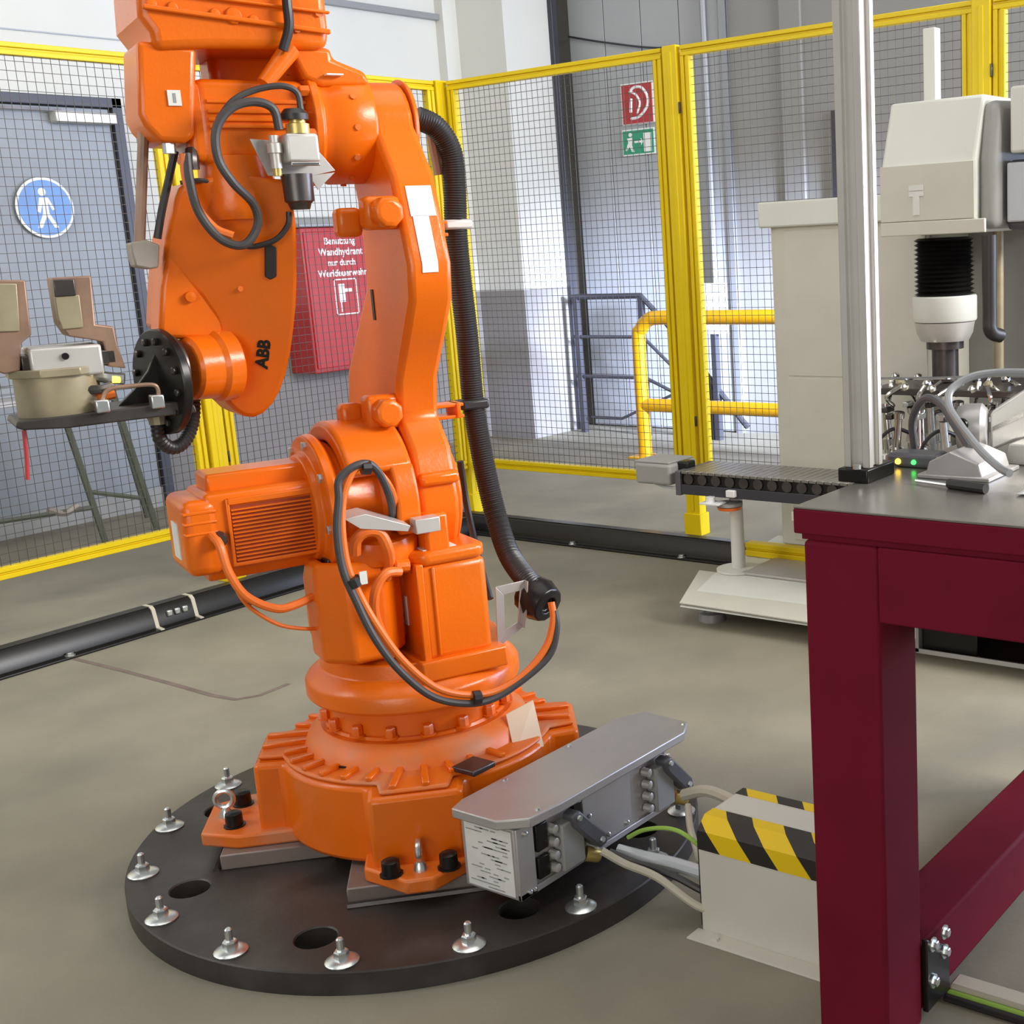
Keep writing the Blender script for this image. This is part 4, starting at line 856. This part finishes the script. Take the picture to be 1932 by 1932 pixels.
for y in (2.42, 2.28): PB().cyl((4.2, y, .14), (4.2, y, .42), .016).build('guide_rod', 'black', ps)
PB().box(4.02, 4.30, 1.6, 2.46, .40, .435).build('support_shelf', 'cream', ps, bevel=.003)
PB().box(4.36, 4.41, 2.2, 2.90, .142, .168).box(4.365, 4.405, 2.2, 2.90, .168, .176).box(4.36, 4.41, 2.2, 2.90, .176, .20).build('yellow_kick_bar', 'yellow', ps, bevel=.004)
# cabinet
PB().prism([(4.60, 2.84, .145), (4.62, 2.875, .145), (4.66, 2.885, .145), (5.02, 2.885, .145), (5.02, 2.15, .145), (4.60, 2.15, .145)], (0, 0, 1.34)).build('cabinet', 'cream', ps, bevel=.006)
PB().box(4.57, 5.03, 2.14, 2.905, 1.475, 1.578).build('cabinet_cap', 'cream_light', ps, bevel=.008)
PB().box(4.596, 4.60, 2.17, 2.80, .87, 1.46).build('upper_door', 'cream', ps, bevel=.002)
PB().box(4.596, 4.60, 2.17, 2.80, .17, .862).build('lower_door', 'cream', ps, bevel=.002)
for z in (.885, .955): PB().lathe([(0, .016), (.018, .016), (.024, .008)], (4.596, 2.50, z), (-1, 0, 0), 14).build('door_knob', 'chrome', ps)
PB().box(4.575, 4.60, 2.49, 2.51, .84, .99).build('door_latch', 'chrome', ps, bevel=.003)
# head (overhanging, sloping upper front)
hx = PB().prism([(4.30, 2.20, 1.42), (4.30, 2.20, 1.672), (4.355, 2.19, 1.862), (4.36, 2.19, 1.885), (5.0, 2.19, 1.885), (5.0, 2.20, 1.42)], (0, -.36, 0)).build('press_head', 'cream_light', ps, bevel=.012, seg=3)
PB().box(4.288, 4.302, 1.84, 2.20, 1.47, 1.664).build('head_cover', 'cream', hx, bevel=.002)
PB().box(4.284, 4.30, 1.80, 2.20, 1.42, 1.468).build('head_sill', 'cream', hx, bevel=.003)
PB().box(4.284, 4.288, 2.03, 2.085, 1.555, 1.572).box(4.284, 4.288, 2.03, 2.085, 1.575, 1.592).box(4.284, 4.288, 2.045, 2.07, 1.49, 1.555).build('head_label', 'paper', hx)
PB().prism([(4.32, 1.84, 1.43), (4.32, 1.84, 1.67), (4.36, 1.84, 1.86), (4.8, 1.84, 1.88), (4.8, 1.84, 1.43)], (0, -.07, 0)).build('head_side_cover', 'grey_paint', hx, bevel=.03, seg=4)
PB().box(4.40, 4.75, 1.62, 1.77, 1.42, 1.66).build('control_box', 'dark_grey', ps, bevel=.02)
PB().box(4.37, 4.40, 1.64, 1.755, 1.45, 1.65).build('glare_plate', 'clear', ps, bevel=.006)  # pale plate standing in for daylight glare on the dark housing
PB().box(4.36, 4.7, 1.55, 1.74, 1.68, 1.90).build('control_cap', 'cream_light', ps, bevel=.01)
# back frame, spindle
q_ = at_x(1745, 55, 4.75); PB().box(4.73, 4.78, q_.y-.05, q_.y, 1.88, q_.z).build('sensor_column', 'cream_light', ps, bevel=.003)
PB().box(4.95, 5.02, 1.2, 2.15, .5, 1.46).build('back_frame', 'grey_paint', ps, bevel=.004)
PB().box(4.02, 5.0, 1.2, 2.20, .50, .545).build('press_bed', 'grey_paint', ps, bevel=.004)
PB().box(4.10, 4.95, 1.25, 2.1, .13, .50).build('bed_base', 'cream', ps, bevel=.01)
bl = [(0, .095)]
for i in range(13): bl += [(.005+i*.0165, .112), (.0132+i*.0165, .096)]
sc_ = Vector((4.52, 2.06, 1.195))
PB().lathe(bl, sc_, (0, 0, 1), 32).build('bellows', 'black', ps)
PB().lathe([(0, .0), (0, .116), (.006, .12), (.09, .12), (.095, .115), (.096, 0)], sc_+Vector((0, 0, -.095)), (0, 0, 1), 40).build('spindle_collar', 'cream_light', ps)
PB().lathe([(0, 0), (0, .09), (.03, .105), (.07, .112), (.071, 0)], sc_+Vector((0, 0, -.168)), (0, 0, 1), 40).build('spindle_nose', 'alu', ps)
PB().lathe([(0, .05), (.12, .05), (.122, .07), (.15, .07)], sc_+Vector((0, 0, -.32)), (0, 0, 1), 32).build('tool_holder', 'dark_metal', ps)
PB().tube([(4.30, 1.79, 1.41), (4.30, 1.79, 1.15), (4.30, 1.785, 1.08), (4.34, 1.765, 1.06)], .025, 12, 6).build('handle_grip', 'rubber', ps)
PB().cyl((4.6, 1.88, 1.44), (4.6, 1.88, .9), .02).build('guide_column', 'bronze_light', ps)
# tooling on the press bed
tl = empty('clamping_fixture', (4.4, 1.9, .545), label='cluster of chrome clamps and pins on the press bed behind the silver upright', cat='fixture')
random.seed(11)
MB().box(-.25, .35, -.35, .38, 0, .03).build('fixture_plate', 'dark_metal', tl, bevel=.003)
MB().box(-.1, .3, -.30, .36, .30, .325).build('tool_plate', 'dark_metal', tl, bevel=.003)
for i in range(5):
    for j in range(3):
        y = .34-i*.115+random.uniform(-.02, .02); x = -.18+j*.16+random.uniform(-.02, .02)
        c = MB().lathe([(0, .020), (.05, .020), (.052, .028), (.09, .028), (.095, .016), (.20, .014), (.205, .022), (.225, .022)], (x, y, .03), (random.uniform(-.15, .15), random.uniform(-.15, .15), 1), 12).build('clamp_cylinder', 'chrome' if (i+j) % 3 else 'zinc', tl)
        MB().box(x-.045, x+.02, y-.012, y+.012, .225, .245).build('clamp_jaw', 'dark_metal' if (i+j) % 2 else 'zinc', tl, bevel=.003)
        MB().tube([(x, y, .27), (x-.05, y+random.uniform(-.04, .04), .31), (x-.03, y+random.uniform(-.06, .06), .35)], .008, 8).build('fixture_pin', 'chrome', tl)
        MB().lathe([(0, .016), (.012, .018), (.02, .008)], (x-.06, y+.03, .34), (-.4, .2, 1), 8).build('pin_head', 'bronze_light' if (i*j) % 3 == 1 else 'chrome', tl)
for k in range(4):
    y = .3-.18*k
    MB().tube([(-.2, y, .04), (-.23, y-.03, .14), (-.20, y-.08, .19), (-.12, y-.12, .16)], .007, 8).build('air_line', 'rubber', tl)
    MB().box(-.235, -.205, y-.06, y-.02, .03, .10).build('valve', 'zinc', tl, bevel=.004)
MB().tube([(-.2, .33, .37), (-.19, .0, .38), (-.18, -.3, .40)], .006, 6).build('cross_rod', 'chrome', tl)
lu = empty('linear_drive', (2.35, .95, 1.0), label='silver linear drive with round motor and looping grey hose at the right edge', cat='drive')
LX = Vector((2.35, .95, 1.0))
class LB(MB):
    def build(s, name, m, parent=None, *a, **k): s.v = [Vector(v)-LX for v in s.v]; return MB.build(s, name, m, parent, *a, **k)
D_ = 2.30
LB().prism([at_x(1868, 778, D_), at_x(1868, 852, D_), at_x(1990, 800, D_+.12), at_x(1990, 700, D_+.12)], (.09, .02, 0)).build('profile_body', 'alu', lu, bevel=.006)
LB().prism([at_x(1872, 806, D_-.004), at_x(1872, 814, D_-.004), at_x(1990, 758, D_+.116), at_x(1990, 748, D_+.116)], (.01, 0, 0)).build('profile_groove', 'chrome', lu)
c0 = at_x(1848, 805, D_); LB().lathe([(0, .040), (.015, .046), (.045, .046), (.055, .036)], c0+Vector((-.02, .035, 0)), (.3, -1, 0), 28).build('end_housing', 'alu_plate', lu)
LB().lathe([(0, .014), (.012, .014)], c0+Vector((-.045, .01, .01)), (-1, .3, 0), 16).build('shaft_hole', 'black', lu)
LB().tube([at_x(1950, 703, 2.3), at_x(1880, 703, 2.3), at_x(1830, 712, 2.28), at_x(1795, 735, 2.25), at_x(1790, 765, 2.22), at_x(1810, 800, 2.19), at_x(1850, 850, 2.15), at_x(1885, 882, 2.12), at_x(1905, 893, 2.10)], .0075, 10, 8).build('hose', 'tray_grey', lu)
LB().tube([at_x(1725, 845, 2.35), at_x(1722, 790, 2.33), at_x(1745, 752, 2.3), at_x(1775, 762, 2.28), at_x(1800, 800, 2.25), at_x(1830, 845, 2.2)], .008, 10, 8).build('hose', 'dark_grey', lu)
LB().prism([(2.30, .93, 1.0), (2.30, .84, 1.0), (2.30, .85, 1.04), (2.30, .92, 1.04)], (.12, 0, 0)).build('mount_bracket', 'alu', lu, bevel=.003)
# ================================================================== CONVEYOR
cv = empty('slat_conveyor', (4.07, 3.0, 0), label='black slat conveyor running from the grey gearbox behind the maroon table', cat='conveyor')
class CB(MB):
    def build(s, name, m, parent=None, *a, **k): s.v = [Vector(v)-Vector((4.07, 3.0, 0)) for v in s.v]; return MB.build(s, name, m, parent, *a, **k)
CB().box(4.075, 4.29, 1.5, 3.0, .462, .538).build('side_frame', 'black', cv, bevel=.003)
CB().box(4.065, 4.075, 1.5, 3.0, .455, .495).build('side_rail', 'steel_dark', cv, bevel=.002)
CB().box(4.06, 4.31, 2.995, 3.02, .45, .548).build('end_plate', 'dark_grey', cv, bevel=.003)
sl0 = None
for i in range(46):
    y = 2.99-i*.0325
    if sl0 is None: sl0 = CB().box(4.062, 4.30, 2.96, 2.99, .538, .550).build('slat', 'table_steel', cv, bevel=.002, seg=1)
    else:
        c_ = copy_part(sl0, cv, Vector((0, -i*.0325, 0)))
for i in range(23):
    y = 2.96-i*.065; CB().lathe([(0, .022), (.008, .022)], (4.076, y, .517), (-1, 0, 0), 10).build('roller', 'dark_metal', cv)
CB().box(4.045, 4.066, 2.73, 2.77, .462, .49).build('sensor', 'white', cv, bevel=.004)
CB().box(4.02, 4.08, 2.79, 2.88, .430, .438).build('sensor_plate', 'white', cv, bevel=.002)
CB().lathe([(0, .018), (.02, .018)], (4.05, 2.845, .438), (0, 0, 1), 14).build('sensor_head', 'white', cv)
CB().lathe([(0, .052), (.012, .052)], (4.10, 2.79, .418), (0, 0, 1), 24).build('buzzer', 'grey_paint', cv)
CB().lathe([(0, .046), (.012, .05)], (4.10, 2.79, .403), (0, 0, 1), 24).build('orange_ring', 'orange_cable', cv)
gb = CB().box(4.06, 4.25, 3.045, 3.22, .485, .57).build('gear_case', 'grey_paint', cv, bevel=.012, seg=3)
CB().box(4.07, 4.24, 3.055, 3.23, .57, .578).build('case_lid', 'grey_paint', gb, bevel=.003)
CB().box(4.12, 4.18, 3.00, 3.05, .53, .575).build('shaft_guard', 'black', gb, bevel=.006)
CB().tube([(4.09, 3.16, .49), (4.09, 3.10, .475), (4.09, 3.03, .472)], .006, 6).build('motor_wire', 'clear', gb)
# ================================================================== FLOOR MARKS AND FLOOR CABLE
fm = MB()
ptsf = [at_z(x, y, 0) for x, y in ((140, 1243), (230, 1265), (330, 1292), (400, 1312), (445, 1320), (490, 1312), (545, 1290))]
Lf = []
for i_, p in enumerate(ptsf):
    t_ = (ptsf[min(i_+1, len(ptsf)-1)]-ptsf[max(i_-1, 0)]).normalized(); n_ = Vector((-t_.y, t_.x, 0))*.011
    Lf.append([p+n_+Vector((0, 0, .0008)), p-n_+Vector((0, 0, .0008))])
fm.add([q for a in Lf for q in a], [(2*i, 2*i+1, 2*i+3, 2*i+2) for i in range(len(Lf)-1)])
mk = fm.build('floor_marking', mat('worn_red_line', (.17, .125, .105), .7, noise=.25, nscale=9), None, smooth=False); tag(mk, 'faded dark red line painted on the concrete left of the robot', 'floor marking')
fl = empty('floor_cable', (2.07, .95, 0), label='pale flat cable cover with a green stripe under the maroon table', cat='cable')
MB().box(.0, .045, -1.2, .0, 0, .022).build('cover_strip', 'cable_beige', fl, bevel=.005)
MB().box(-.014, .0, -1.2, .0, 0, .014).build('earth_wire', 'gycable', fl, bevel=.004)
MB().box(-.03, -.014, -1.2, .0, 0, .012).build('black_wire', 'rubber', fl, bevel=.004)
